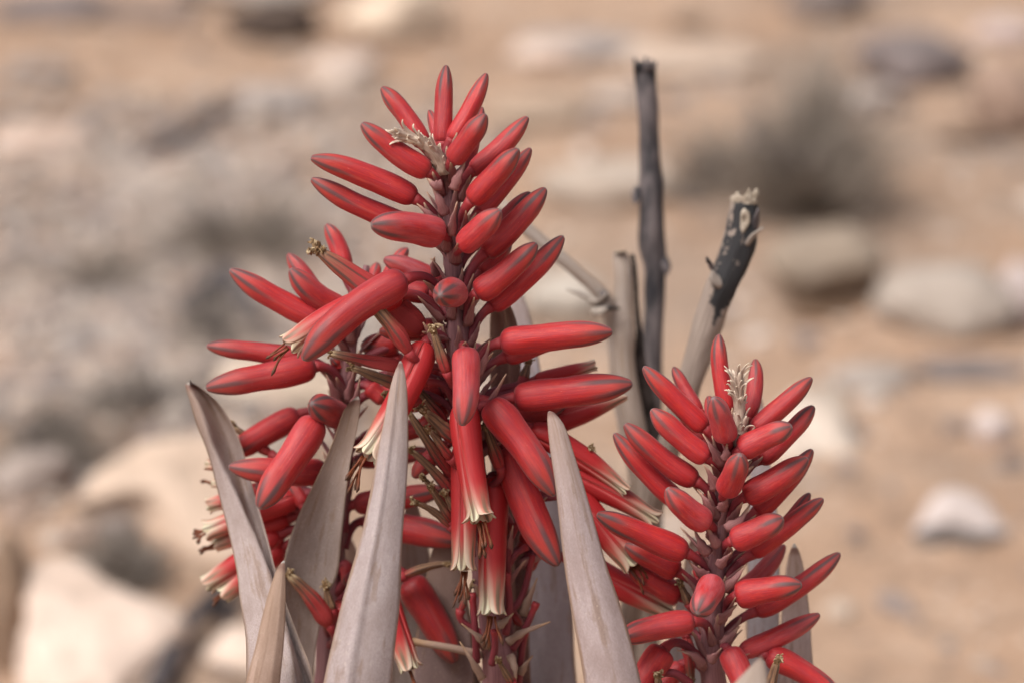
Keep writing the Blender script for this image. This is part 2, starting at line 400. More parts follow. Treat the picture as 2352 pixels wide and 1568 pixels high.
BUDPROF = [(0, 0.0), (0.012, 0.44), (0.035, 0.71), (0.075, 0.89), (0.14, 0.97), (0.22, 1.0), (0.36, 0.965), (0.50, 0.94), (0.62, 0.925), (0.72, 0.885),
           (0.81, 0.78), (0.88, 0.635), (0.935, 0.465), (0.97, 0.32), (0.988, 0.21), (1.0, 0.0)]
TUBEPROF = [(0, 0.0), (0.012, 0.42), (0.035, 0.68), (0.075, 0.87), (0.14, 0.98), (0.22, 1.0), (0.36, 0.95), (0.5, 0.90), (0.65, 0.87), (0.78, 0.83), (0.88, 0.78), (0.93, 0.76), (1.0, 0.74)]
TS = [0, 0.006, 0.014, 0.026, 0.042, 0.065, 0.10, 0.15, 0.22, 0.30, 0.38, 0.46, 0.54, 0.61, 0.67, 0.72, 0.77, 0.81, 0.85, 0.885, 0.915, 0.94, 0.96, 0.975, 0.987, 0.995, 1.0]

def path_of(b, t, bow, ts):
    m_ = (b + t) * 0.5 + bow * 2.0 * 0.5
    c = m_ * 2 - (b + t) * 0.5
    return [b * (1 - u) ** 2 + c * (2 * u * (1 - u)) + t * u * u for u in ts]

class Spike:
    def __init__(s, plant, stalk):
        s.plant = plant; s.tab = stalk      # rows (x, y, width, dz) down the stalk
    def at(s, y):
        T = s.tab
        f = lambda i: interp([(r[1], r[i]) for r in T], max(y, T[0][1]))
        return f(0), f(2), f(3)

def make_pedicel(sp, owner, base, axis, bx, by, dzb, attach, nobract=False, rr=0.00125):
    rnd = random.random
    if attach is None:
        ya = by + 62 if axis.dot(UPV) > -0.35 else by + 18
        ya = max(ya, sp.tab[0][1] + 12)
        sx, sw, sdz = sp.at(ya)
        side = max(-1.0, min(1.0, (bx - sx) / 70.0)); front = max(-1.0, min(1.0, (dzb - sdz) / 7.0))
        q = math.hypot(side, front) or 1
        ax = sx + side / q * sw * 0.40; adz = sdz + front / q * sw * 0.40 * 0.116
    else:
        ax, ya = attach[0], attach[1]; sx, sw, sdz = sp.at(ya)
        adz = attach[2] if len(attach) > 2 else sdz + max(-1, min(1, (dzb - sdz) / 7.0)) * sw * 0.4 * 0.116
        side = max(-1.0, min(1.0, (ax - sx) / 30.0))
    A = P(ax, ya, adz); d = (base - A).length
    outd = (base - A).normalized()
    up = UPV * 0.55 + outd * 0.6
    pts = bez(A, A + up.normalized() * d * 0.38, base - axis * min(d * 0.42, 0.008), base + axis * 0.0007, 12)
    rad = lambda t: rr * (1.12 - 0.25 * math.sin(t * 3.0) * 0.6 + 0.38 * max(0, t - 0.86) / 0.14)
    v, f, a = sweep(pts, rad, 10)
    mk('pedicel', v, f, M['pedicel'], owner, A, ('bc', a))
    if not nobract:
        L = 0.0075 + 0.0040 * rnd()
        bd = (pts[4] - pts[0]).normalized()
        ofs = (TOCAM * (0.85 if (dzb - sdz) > -6 else -0.8) + RGT * (0.55 * side) - UPV * 0.35).normalized()
        st = A + ofs * 0.0010 - bd * 0.0012
        cpts = bez(st, st + bd * L * 0.35 + ofs * 0.0006, st + bd * L * 0.72 + ofs * (0.0009 + 0.001 * rnd()), st + bd * L + ofs * (0.0008 + 0.0024 * rnd()) + RGT * 0.001 * (rnd() - .5), 9)
        W = 0.00125 + 0.0005 * rnd()
        wf = lambda t: W * interp([(0, 1.0), (0.2, 0.98), (0.5, 0.62), (0.78, 0.30), (1.0, 0.04)], t) * (1 + 0.10 * math.sin(t * 23 + L * 9000))
        v, f, a = ribbon(cpts, wf, ofs, -0.45, 7, (rnd() - .5) * 0.9)
        mk('bract', v, f, M['bract'], owner, st, ('bc', a), solid=0.00035)

def place(spec, sp):
    kind, c, bx, by, tx, ty, wd, dzb, dzt = spec[:9]
    opt = spec[9] if len(spec) > 9 else {}
    x0, y0 = cv(c, bx, by); x1, y1 = cv(c, tx, ty)
    zo = sp.at(y0)[2]; dzb += zo; dzt += zo          # depths are counted from the stalk
    b = P(x0, y0, dzb); t = P(x1, y1, dzt); r = cw(c, wd) * PXM * 0.5 * (1 - dzb * 0.001 / DREF)
    bw = opt.get('bow', (0, 0)); bow = RGT * (cw(c, bw[0]) * PXM) - UPV * (cw(c, bw[1]) * PXM)
    at = opt.get('at')
    if at: at = (*cv(at[0], at[1], at[2]), *at[3:])
    axis = (t - b).normalized()
    rnd = random.Random(int(bx * 7 + by * 13 + c))
    return x0, y0, b, t, r, bow, at, axis, opt, rnd, dzb

def bud(sp, *spec):
    x0, y0, b, t, r, bow, at, axis, opt, rnd, dzb = place(spec, sp)
    bow = bow + (RGT * rnd.uniform(-1, 1) + UPV * rnd.uniform(-1, 1) + TOCAM * rnd.uniform(-1, 1)) * 0.0005
    path = path_of(b, t, bow, TS); ph = rnd.uniform(0, 6.28); roll = opt.get('roll', rnd.uniform(0, 1.047))
    tip = rnd.uniform(-0.05, 0.05); bel = rnd.uniform(-0.03, 0.04)
    prof = lambda u: r * max(0.0, interp(BUDPROF, u)) * (1 + tip * u + bel * math.sin(u * 7 + ph))
    shp = lambda a, u: 1 + 0.028 * math.cos(3 * a) * min(1, u * 4) + 0.012 * math.cos(6 * a) * u + 0.012 * math.cos(2 * a + ph)
    v, f, a = sweep(path, prof, 36, shp, roll, TS)
    so = Vector((rnd.random() * 90, 0, 0))      # slight dents and swellings
    v = [p + (p - path[i // 36]) * (0.075 * noise.noise(p * 150 + so)) for i, p in enumerate(v)]
    col = (opt.get('bloom', rnd.uniform(0.05, 0.42)), opt.get('br', rnd.uniform(0.80, 1.06)), opt.get('st', rnd.uniform(0.8, 1.0)), 1)
    o = mk('bud', v, f, M['bud'], sp.plant, b, ('bc', a), col)
    ax0 = (path[5] - path[0]).normalized()
    if not opt.get('noped'): make_pedicel(sp, o, b, ax0, x0, y0, dzb, at, opt.get('nobract', False))
    return o

def stamens(owner, path, r, n, seed, ext):
    rnd = random.Random(seed); parts = []
    tg = (path[-1] - path[-3]).normalized(); p0 = path[-3]
    e1 = tg.orthogonal().normalized(); e2 = tg.cross(e1)
    for k in range(n):
        a = rnd.uniform(0, 6.28); q = rnd.uniform(0.1, 0.42) * r; L = ext * rnd.uniform(0.65, 1.15)
        s0 = p0 + e1 * (q * math.cos(a)) + e2 * (q * math.sin(a))
        dr = (tg + e1 * rnd.uniform(-.34, .34) + e2 * rnd.uniform(-.34, .34)).normalized()
        pts = bez(s0, s0 + tg * L * 0.4, s0 + dr * L * 0.75, s0 + dr * L - UPV * 0.001 * rnd.random() + e1 * rnd.uniform(-.0008, .0008), 8)
        rr = rnd.uniform(0.00026, 0.00046)
        parts.append(sweep(pts, lambda t: rr * interp([(0, 0.8), (0.55, 0.8), (0.66, 1.0), (0.82, 1.5), (0.95, 1.2), (1.0, 0.3)], t), 6, lambda a_, t: 1 + 0.25 * math.sin(a_ * 2 + t * 30)))
    v, f, a = join(parts)
    mk('stamens', v, f, M['stamen'], owner, p0, ('bc', a))

def flower(sp, *spec):
    """an opening flower: inner tube, three inner and three outer petals, stamens"""
    x0, y0, b, t, r, bow, at, axis, opt, rnd, dzb = place(spec, sp)
    fl = opt.get('flare', 0.5); roll = opt.get('roll', rnd.uniform(0, 2.09)); shut = opt.get('shut', 0.0)
    path = path_of(b, t, bow, TS); fr = frames(path); n = len(TS)
    R_ = lambda u: r * interp(TUBEPROF, u) * (1 - shut * max(0, u - 0.55) / 0.45 * 0.62)
    cut = [i for i, u in enumerate(TS) if u <= 0.80]
    v, f, a = sweep([path[i] for i in cut], lambda u: R_(u) * 0.955, 30, lambda a_, u: 1 + 0.02 * math.cos(3 * a_), roll, [TS[i] for i in cut])
    col = (opt.get('bloom', rnd.uniform(0.1, 0.4)), opt.get('br', 1.0), 0.0, 1)
    o = mk('open_flower', v, f, M['bud'], sp.plant, b, ('bc', a), col)
    for ring in (0, 1):                       # 0 inner, 1 outer
        for k in range(3):
            a0 = roll + 2.0944 * k + (1.0472 if ring == 0 else 0)
            V, F, A = [], [], []; nx = 9
            first = 0 if ring == 1 else 9
            idx = list(range(first, n)); endt = 1.0 if ring == 1 else 0.985
            jit = rnd.uniform(0.35, 1.3); fk = fl * jit * (1.0 if ring == 1 else 0.55)
            for i in idx:
                u = TS[i]; uu = min(u, endt); tg, e1, e2 = fr[i]
                hw = (1.02 if ring == 1 else 0.80) * interp([(0, 1.0), (0.3, 0.98), (0.55, 0.92), (0.75, 0.86), (0.88, 0.76), (0.95, 0.58), (0.985, 0.34), (1.0, 0.05)], u)
                rr = R_(uu) * (1.0 if ring == 1 else 0.965)
                fo = fk * r * (0.85 * max(0, (u - 0.86) / 0.14) ** 2.0)
                back = fk * r * 0.55 * max(0, (u - 0.90) / 0.10) ** 2
                for q in range(nx):
                    s = -1 + 2 * q / (nx - 1); ang = a0 + s * hw
                    # the rim of a petal bends a little inward, its middle stays round
                    rad = rr * (1.0 - 0.05 * s * s * (1 if u > 0.1 else 0)) + fo * (1 - 0.15 * s * s) + (0.00012 if ring else 0)
                    dirv = e1 * math.cos(ang) + e2 * math.sin(ang)
                    V.append(path[i] + dirv * rad - tg * back); A.append((s, 0.5, u))
            m_ = len(idx)
            for i in range(m_ - 1):
                for q in range(nx - 1):
                    F.append((i * nx + q, i * nx + q + 1, (i + 1) * nx + q + 1, (i + 1) * nx + q))
            mk('petal', V, F, M['outer' if ring else 'inner'], o, b, ('bc', A), (0.5 + opt.get('pale', rnd.uniform(-0.09, 0.0)), 0, 0, 1), solid=0.00028)
    if not opt.get('nostamen'):
        stamens(o, path, R_(0.95), opt.get('ns', 6), int(bx_seed(spec)), opt.get('ext', 0.0055))
    if not opt.get('noped'): make_pedicel(sp, o, b, (path[5] - path[0]).normalized(), x0, y0, dzb, at, opt.get('nobract', False))
    return o
def bx_seed(spec): return spec[2] * 3 + spec[3] * 5 + 11

def withered(sp, *spec):
    """a spent flower: shrivelled ribbed tube with a frayed dry end"""
    x0, y0, b, t, r, bow, at, axis, opt, rnd, dzb = place(spec, sp)
    path = path_of(b, t, bow, TS); ph = rnd.uniform(0, 6.28); full = opt.get('full', 0.0)
    thin = [(0, 0.0), (0.02, 0.5), (0.08, 0.80), (0.18, 0.98), (0.3, 1.0), (0.5, 0.86), (0.7, 0.72), (0.85, 0.60), (0.95, 0.46), (1.0, 0.26)]
    wide = [(0, 0.0), (0.02, 0.5), (0.08, 0.85), (0.2, 1.0), (0.35, 0.98), (0.55, 0.86), (0.72, 0.68), (0.86, 0.46), (0.95, 0.30), (1.0, 0.18)]
    prof = lambda u: r * interp(wide if full else thin, u) * (1 + 0.05 * math.sin(u * 17 + ph))
    dep = 0.10 if full else 0.17
    shp = lambda a, u: 1 + dep * math.cos(3 * a + ph) * min(1, u * 3) + 0.07 * math.cos(6 * a + u * 4) * min(1, u * 3) + 0.04 * math.sin(11 * a + ph)
    v, f, a = sweep(path, prof, 36, shp, rnd.uniform(0, 2), TS)
    o = mk('withered_flower', v, f, M['wither'], sp.plant, b, ('bc', a), (opt.get('dry', 0.15), 1, 1, 1))
    parts = []; tg = (path[-1] - path[-5]).normalized(); e1 = tg.orthogonal().normalized(); e2 = tg.cross(e1)
    rt = max(r * 0.5, 0.0008)
    for k in range(2 * opt.get('fray', 6)):
        a_ = rnd.uniform(0, 6.28); dv = e1 * math.cos(a_) + e2 * math.sin(a_)
        s0 = path[-4 - k % 4] + dv * rt * 0.6; L = rnd.uniform(0.0010, 0.0026) * opt.get('fl', 1.0)
        pts = bez(s0, s0 + tg * L * 0.5, s0 + tg * L + dv * L * rnd.uniform(-.3, .4), s0 + tg * L * rnd.uniform(0.3, 1.0) + dv * L * rnd.uniform(-0.3, 0.7) + e2 * L * rnd.uniform(-.4, .4), 7)
        W = rt * rnd.uniform(0.3, 0.8)
        parts.append(ribbon(pts, lambda q: W * (1 - 0.55 * q) * (1 + 0.3 * math.sin(q * 11 + k)), dv, rnd.uniform(-.9, .9), 4, rnd.uniform(-3.5, 3.5)))
    v, f, a = join(parts)
    mk('frayed_end', v, f, M['frayed'], o, path[-4], ('bc', a), solid=0.0003)
    if not opt.get('noped'): make_pedicel(sp, o, b, (path[5] - path[0]).normalized(), x0, y0, dzb, at, opt.get('nobract', True), 0.0010)
    return o

def stalk_bracts(sp, owner, n, y0, y1, seed):
    """papery bracts set spirally up the stalk, one below each flower stem"""
    rnd = random.Random(seed)
    for k in range(n):
        y = y0 + (y1 - y0) * (k + rnd.random() * 0.6) / n; sx, sw, sdz = sp.at(y); a = 2.4 * k + seed
        out = (RGT * math.cos(a) + TOCAM * math.sin(a)).normalized(); st = P(sx, y, sdz) + out * (sw * PXM * 0.42)
        L = rnd.uniform(0.0075, 0.012); dv = (UPV * rnd.uniform(0.8, 1.0) + out * rnd.uniform(0.25, 0.6)).normalized(); W = rnd.uniform(0.0011, 0.0018)
        pts = bez(st - dv * 0.001, st + dv * L * 0.35, st + dv * L * 0.75 + out * 0.0008, st + dv * L + out * rnd.uniform(-0.001, 0.003) + RGT * rnd.uniform(-.001, .001), 10)
        ph = rnd.random() * 6
        v, f, a_ = ribbon(pts, lambda t: W * interp([(0, 1.0), (0.2, 1.0), (0.5, 0.62), (0.78, 0.30), (1.0, 0.03)], t) * (1 + 0.14 * math.sin(t * 21 + ph)), out, -0.5, 7, rnd.uniform(-.8, .8))
        mk('bract', v, f, M['bract'], owner, st, ('bc', a_), solid=0.00035)

def stalk(sp, ground, name='flower_stalk'):
    T = sp.tab
    pts = [P(x, y, dz) for x, y, w_, dz in T]; ws = [w_ * PXM * 0.5 for x, y, w_, dz in T]
    pts += [pts[-1].lerp(ground, 0.5) + Vector((0, 0, 0)), ground]; ws += [ws[-1] * 1.12, ws[-1] * 1.25]
    n = 70; path = spline(pts, n)
    par = chord(pts); tab = [(par[i], ws[i]) for i in range(len(pts))]
    rad = lambda t: interp(tab, t)
    shp = lambda a, t: 1 + 0.07 * math.cos(5 * a + t * 40) + 0.05 * math.sin(3 * a - t * 60) + 0.05 * math.sin(t * 150)
    v, f, a = sweep(path, rad, 28, shp)
    a = [(x, y, z * 0.55) for x, y, z in a]
    o = mk(name, v, f, M['stalk'], sp.plant, ground, ('bc', a))
    return o

def tuft(owner, c, pts, n, seed, w0, spread):
    """dry remains of the youngest buds at the very tip of a spike"""
    rnd = random.Random(seed); P3 = [P(*cv(c, x, y), dz) for x, y, dz in pts]; path = spline(P3, 12); parts = []
    parts.append(sweep(path, lambda t: w0 * (1 - 0.45 * t), 14, lambda a, t: 1 + 0.25 * math.sin(a * 5 + t * 20) + 0.15 * math.sin(a * 3 - t * 31)))
    fr = frames(path)
    for k in range(n):
        u = rnd.random() ** 0.55; i = min(11, int(u * 11)); tg, e1, e2 = fr[i]; a = rnd.uniform(0, 6.28)
        dv = e1 * math.cos(a) + e2 * math.sin(a); s0 = path[i] + dv * w0 * (0.75 - 0.3 * u)
        L = rnd.uniform(0.003, 0.0062) * (0.7 + 0.5 * u)
        pp = bez(s0, s0 + tg * L * 0.5 + dv * L * 0.05, s0 + tg * L * 0.9 + dv * L * 0.15 * spread, s0 + tg * L * rnd.uniform(0.8, 1.1) + dv * L * rnd.uniform(0.1, 0.6) * spread, 8)
        W = rnd.uniform(0.00045, 0.0010)
        parts.append(ribbon(pp, lambda q: W * (1 - 0.85 * q * q), dv, -0.5, 4, rnd.uniform(-1.2, 1.2)))
    v, f, a = join(parts)
    mk('dry_tip', v, f, M['tuft'], owner, path[0], ('bc', a), solid=0.0002)

def leaf(plant, c, rows, dz, tint, ground, bulge=0.35, thick=0.32, keel=None, prof=None, mids=None, wbase=0.021, seed=1, name='leaf'):
    """rows: (y, x_left, x_right) from the tip down, or (xl, yl, xr, yr); dz: (tip, last) millimetres; runs on to the plant's foot"""
    rnd = random.Random(seed); N = len(rows); L_, R_, MS = [], [], []
    for i, rw in enumerate(rows):
        k = i / max(1, N - 1); d = dz[0] + (dz[1] - dz[0]) * k if len(dz) == 2 else dz[i]
        if len(rw) == 3: a = cv(c, rw[1], rw[0]); b = cv(c, rw[2], rw[0])
        else: a = cv(c, rw[0], rw[1]); b = cv(c, rw[2], rw[3])
        L_.append(P(a[0], a[1], d)); R_.append(P(b[0], b[1], d)); MS.append(mids[i] if mids else 0.0)
    cl, hw = (L_[-1] + R_[-1]) * 0.5, (R_[-1] - L_[-1]) * 0.5
    dr = (cl - (L_[-3] + R_[-3]) * 0.5).normalized(); D = (ground - cl).length
    run = bez(cl, cl + dr * D * 0.4, ground + Vector((0, 0, D * 0.3)), ground, 7)[1:]
    w0 = hw.length
    for k, p in enumerate(run):
        f = (k + 1) / len(run); ww = w0 + (max(wbase, w0) - w0) * math.sin(f * 1.57)
        h = hw.normalized() * ww; L_.append(p - h); R_.append(p + h); MS.append(MS[N - 1])
    n = 44 if N < 8 else 56
    # resample by arc length so that the tip stays fine
    par = chord([(a + b) * 0.5 for a, b in zip(L_, R_)])
    Ls, Rs = spline(L_, n * 3, par), spline(R_, n * 3, par)
    ms = [interp(list(zip(par, MS)), i / (n * 3 - 1)) for i in range(n * 3)]
    nx = 17; V, F, A = [], [], []; run_len = 0; prev = None; cnt = 0
    for i in range(0, n * 3, 2):
        l, r_ = Ls[i], Rs[i]; ce = (l + r_) * 0.5; h = (r_ - l) * 0.5; W = h.length
        if prev is not None: run_len += (ce - prev).length
        prev = ce; ax = (Ls[min(i + 2, n * 3 - 1)] + Rs[min(i + 2, n * 3 - 1)]) * 0.5 - (Ls[max(i - 2, 0)] + Rs[max(i - 2, 0)]) * 0.5
        nrm = h.cross(ax)
        if nrm.dot(TOCAM) < 0: nrm = -nrm
        nrm.normalize()
        wob = 0.04 * noise.noise(Vector((run_len * 45, seed * 3.1, 0)))
        front = []
        for q in range(nx):
            s = -1 + 2 * q / (nx - 1)
            if prof: z = prof(s, ms[i])
            else:
                z = bulge * (1 - s * s)
                if keel: z += keel[1] * math.exp(-((s - keel[0]) / 0.17) ** 2) * (1 - s * s)
            z += 0.02 * noise.noise(Vector((s * 2.0, run_len * 30, seed)))
            e = h * (s * (1 + wob * (1 if abs(s) > 0.99 else 0.3)))
            front.append(ce + e + nrm * (z * W))
        back = []
        for q in range(nx - 2, 0, -1):
            s = -1 + 2 * q / (nx - 1)
            back.append(front[q] - nrm * (thick * W * (1 - s * s) ** 0.55 + 0.0002))
        for q, p in enumerate(front): V.append(p); A.append((-1 + 2 * q / (nx - 1), 0, run_len * 1000))
        for q, p in enumerate(back): V.append(p); A.append((-1 + 2 * (nx - 2 - q) / (nx - 1), 1, run_len * 1000))
        cnt += 1
    ring = nx + nx - 2
    for i in range(cnt - 1):
        for q in range(ring):
            q2 = (q + 1) % ring
            F.append((i * ring + q, (i + 1) * ring + q, (i + 1) * ring + q2, i * ring + q2))
    F.append(tuple(range(ring))); F.append(tuple((cnt - 1) * ring + q for q in range(ring))[::-1])
    return mk(name, V, F, M['leaf'], plant, ground, ('lc', A), (*tint, 1))

# ------------------------------------------------------------------ the ground
def gh(x, y):
    v = Vector((x, y, 0))
    near = math.exp(-((x * x + (y - 1.5) ** 2) / 60.0))
    return (0.020 * noise.noise(v * 2.3) + 0.010 * noise.noise(v * 7.0 + Vector((5, 1, 0))) + 0.004 * noise.noise(v * 21.0)) * near
def build_ground():
    n = 300; V, F = [], []
    def ax(k, c): u = -1 + 2 * k / (n - 1); return c + 2.6 * u + 400.0 * u ** 9
    for j in range(n):
        y = ax(j, 2.2)
        for i in range(n):
            x = ax(i, 0.0); V.append(Vector((x, y, gh(x, y))))
    for j in range(n - 1):
        for i in range(n - 1):
            F.append((j * n + i, j * n + i + 1, (j + 1) * n + i + 1, (j + 1) * n + i))
    mk('ground', V, F, M['ground'], None, Vector((0, 0, 0)), kind='structure')
build_ground()

# ------------------------------------------------------------------ rocks lying about
def ico(sub):
    import bmesh
    bm = bmesh.new(); bmesh.ops.create_icosphere(bm, subdivisions=sub, radius=1.0)
    v = [x.co.copy() for x in bm.verts]; f = [tuple(q.index for q in x.verts) for x in bm.faces]; bm.free()
    return v, f
ICO4, ICO1 = ico(4), ico(1)
def rock_verts(seed, sx, sy, sz, rough=0.16, cuts=9):
    rnd = random.Random(seed); pl = []
    for k in range(cuts):
        d = Vector((rnd.gauss(0, 1), rnd.gauss(0, 1), rnd.gauss(0, 0.9))).normalized(); pl.append((d, rnd.uniform(0.62, 0.9)))
    o = Vector((seed * 3.7, seed * 1.3, seed)); out = []
    for v in ICO4[0]:
        p = v * (1 + rough * noise.noise(v * 1.6 + o) * 1.6 + rough * 0.5 * noise.noise(v * 4.0 + o) + 0.02 * noise.noise(v * 12 + o))
        for d, h in pl:
            q = p.dot(d)
            if q > h: p = p - d * (q - h) * 0.86
        out.append(Vector((p.x * sx, p.y * sy, p.z * sz)))
    return out
def rock(x, y, wd, ht, col, label, seed, rot=0.0, deep=0.9, tilt=0.0, group=None):
    """x centre, y foot of the rock in the picture; wd, ht its size there"""
    g = on_ground(x, y - ht * 0.12); d = (g - CAM).dot(FWD); k = 0.36 * d / 2352
    sx = wd * k * 0.56; sy = sx * deep; sz = max(0.25 * ht * k, (ht * k - 2 * sy * math.sin(PITCH) * 0.55)) * 0.62
    Rm = Matrix.Rotation(rot, 3, 'Z') @ Matrix.Rotation(tilt, 3, 'Y')
    c = Vector((g.x, g.y + sy * 0.55, gh(g.x, g.y) + sz * 0.62))
    V = [c + Rm @ v for v in rock_verts(seed, sx, sy, sz)]
    o = Vector((c.x, c.y, gh(c.x, c.y)))
    return mk('rock', V, ICO4[1], M['rock'], None, o, color=(*col, 1), label=label, cat='rock', group=group)
CREAM, PEACH, GREY, BUFF, WHITE, DARK, TAUPE = (0.66, 0.52, 0.43), (0.56, 0.40, 0.29), (0.36, 0.31, 0.28), (0.48, 0.37, 0.28), (0.68, 0.58, 0.54), (0.17, 0.14, 0.135), (0.33, 0.26, 0.22)
RK = [
 (610, 1570, 260, 130, CREAM, 'pale stone under the red flowers of the left aloe', 8, 0.1, 0.9),
 (60, 1160, 190, 120, (0.47, 0.39, 0.35), 'greyish pink stone just above the cream stone', 9, 0.5, 0.9),
 (20, 1560, 120, 330, (0.30, 0.21, 0.15), 'brown stone touching the cream stone', 10, 0.9, 0.9),
 (640, 960, 330, 120, (0.60, 0.48, 0.38), 'flat pale slab seen under the red buds of the left aloe', 12, 0.0, 0.8),
 (560, 1130, 220, 110, (0.50, 0.41, 0.34), 'buff stone behind the curved left leaf', 14, 0.6, 0.9),
 (380, 636, 56, 50, (0.58, 0.48, 0.41), 'small round pale stone among grey gravel', 15, 0.0, 1.0),
 (90, 350, 240, 85, (0.60, 0.45, 0.37), 'pinkish flat stone beside the dark bent stick', 17, 0.2, 0.9),
 (150, 420, 150, 60, (0.54, 0.41, 0.33), 'low pinkish stone in front of the pinkish flat stone', 18, 0.7, 0.9),
 (640, 280, 220, 95, (0.42, 0.36, 0.33), 'grey stone with a pale face and shaded right side', 20, 0.3, 0.9),
 (590, 275, 110, 65, (0.62, 0.51, 0.44), 'pale wedge stone leaning on the grey stone', 21, 0.1, 0.9),
 (625, 106, 230, 120, (0.085, 0.06, 0.048), 'dark rock coloured as the shaded hollow under a grey ledge', 23, 0.2, 0.8),  # dark albedo paints the shaded hollow beneath the ledge
 (900, 110, 230, 170, (0.68, 0.54, 0.42), 'big cream boulder behind the tallest red spike', 25, 0.4, 0.9),
 (790, 175, 170, 80, (0.56, 0.45, 0.385), 'pinkish white stone in front of the big cream boulder', 27, 0.1, 0.9),
 (780, 250, 150, 70, (0.56, 0.46, 0.39), 'pale stone between the grey stone and the tallest red spike', 28, 0.5, 0.9),
 (1255, 145, 170, 85, (0.66, 0.52, 0.44), 'flat cream stone with a shadow under its edge', 30, 0.1, 0.8),
 (1330, 120, 260, 70, (0.40, 0.35, 0.33), 'low grey stone behind the flat cream stone', 31, 0.4, 0.9),
 (1250, 305, 240, 85, (0.44, 0.33, 0.25), 'buff rock beside the tallest red spike', 33, 0.1, 0.9),
 (1420, 260, 130, 70, (0.50, 0.42, 0.37), 'grey buff stone behind the tall black stick', 34, 0.6, 0.9),
 (1390, 500, 330, 130, (0.52, 0.43, 0.36), 'wide pale slab behind the bent dead stick', 36, 0.1, 0.8),
 (1300, 720, 190, 120, (0.50, 0.44, 0.38), 'grey stone behind the node of the bent dead stick', 37, 0.8, 0.9),
 (1610, 150, 330, 90, (0.58, 0.45, 0.36), 'long peach ledge behind the round dry bush', 39, 0.2, 0.9),
 (1580, 75, 90, 55, (0.30, 0.21, 0.15), 'small brown stone on the peach ledge', 40, 0.5, 0.9),
 (1900, 60, 190, 110, (0.24, 0.195, 0.18), 'dark rock behind the peach ledge', 41, 0.2, 0.9),
 (2110, 190, 280, 150, (0.235, 0.195, 0.19), 'large dark grey rock behind the round dry bush', 43, 0.35, 0.9),
 (2310, 95, 130, 80, (0.62, 0.50, 0.47), 'pale pink stone past the large dark grey rock', 45, 0.1, 0.9),
 (2320, 335, 190, 170, (0.40, 0.28, 0.22), 'reddish brown rock right of the round dry bush', 47, 0.5, 0.9),
 (2010, 260, 160, 90, (0.46, 0.40, 0.37), 'grey stone leaning on the round dry bush', 48, 0.1, 0.9),
 (1905, 735, 280, 200, (0.31, 0.245, 0.19), 'big buff boulder below the round dry bush', 50, 0.15, 0.85),
 (2190, 800, 310, 190, (0.37, 0.31, 0.265), 'grey slab beside the big buff boulder', 52, 0.3, 0.9),
 (2340, 770, 130, 170, (0.60, 0.51, 0.49), 'pinkish white stone at the end of the grey slab', 54, 0.0, 0.9),
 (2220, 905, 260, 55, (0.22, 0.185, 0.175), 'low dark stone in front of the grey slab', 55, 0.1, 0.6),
 (2000, 915, 200, 60, (0.42, 0.36, 0.32), 'thin grey slab above the flat cream slab', 58, 0.4, 0.8),
 (2285, 1045, 100, 95, (0.62, 0.53, 0.50), 'small white stone with a shaded side', 60, 0.3, 1.0),
 (2205, 1255, 230, 34, (0.14, 0.12, 0.11), 'added dark flat stone as the shadow under the white wedge stone', 63, 0.2, 0.6),  # added stone, its dark colour stands for the shadow of the wedge
 (1915, 742, 200, 40, (0.20, 0.125, 0.08), 'added brown stone as the shadow under the big buff boulder', 64, 0.2, 0.6),  # added stone whose brown is the painted shadow of the boulder
 (1250, 316, 190, 40, (0.15, 0.095, 0.06), 'added brown flat stone painting the shade under the buff rock', 71, 0.1, 0.6),  # added flat stone, its brown is painted shade
 (2250, 345, 190, 46, (0.12, 0.075, 0.05), 'added dark flat stone painting the shadow at the foot of the reddish brown rock', 72, 0.2, 0.6),  # stands in for a shadow, shade put into the stone colour
 (690, 275, 80, 50, (0.17, 0.13, 0.11), 'small added dark stone as painted shade beside the grey stone', 73, 0.2, 0.9),  # added dark lump, paints shade next to the grey stone
 (120, 60, 260, 90, (0.20, 0.165, 0.16), 'dark rock behind the pink ground', 66, 0.2, 0.9),
 (330, 60, 230, 70, (0.27, 0.20, 0.17), 'brown rock next to the dark rock', 67, 0.4, 0.9),
 (80, 215, 150, 60, (0.34, 0.28, 0.25), 'low taupe stone on the pink ground', 68, 0.2, 0.9),
 (560, 20, 330, 120, (0.44, 0.38, 0.34), 'grey ledge above the rock coloured as a shaded hollow', 69, 0.1, 0.9),
]
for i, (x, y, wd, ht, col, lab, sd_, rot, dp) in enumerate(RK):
    rock(x, y, wd, ht, col, lab, sd_, rot, dp)

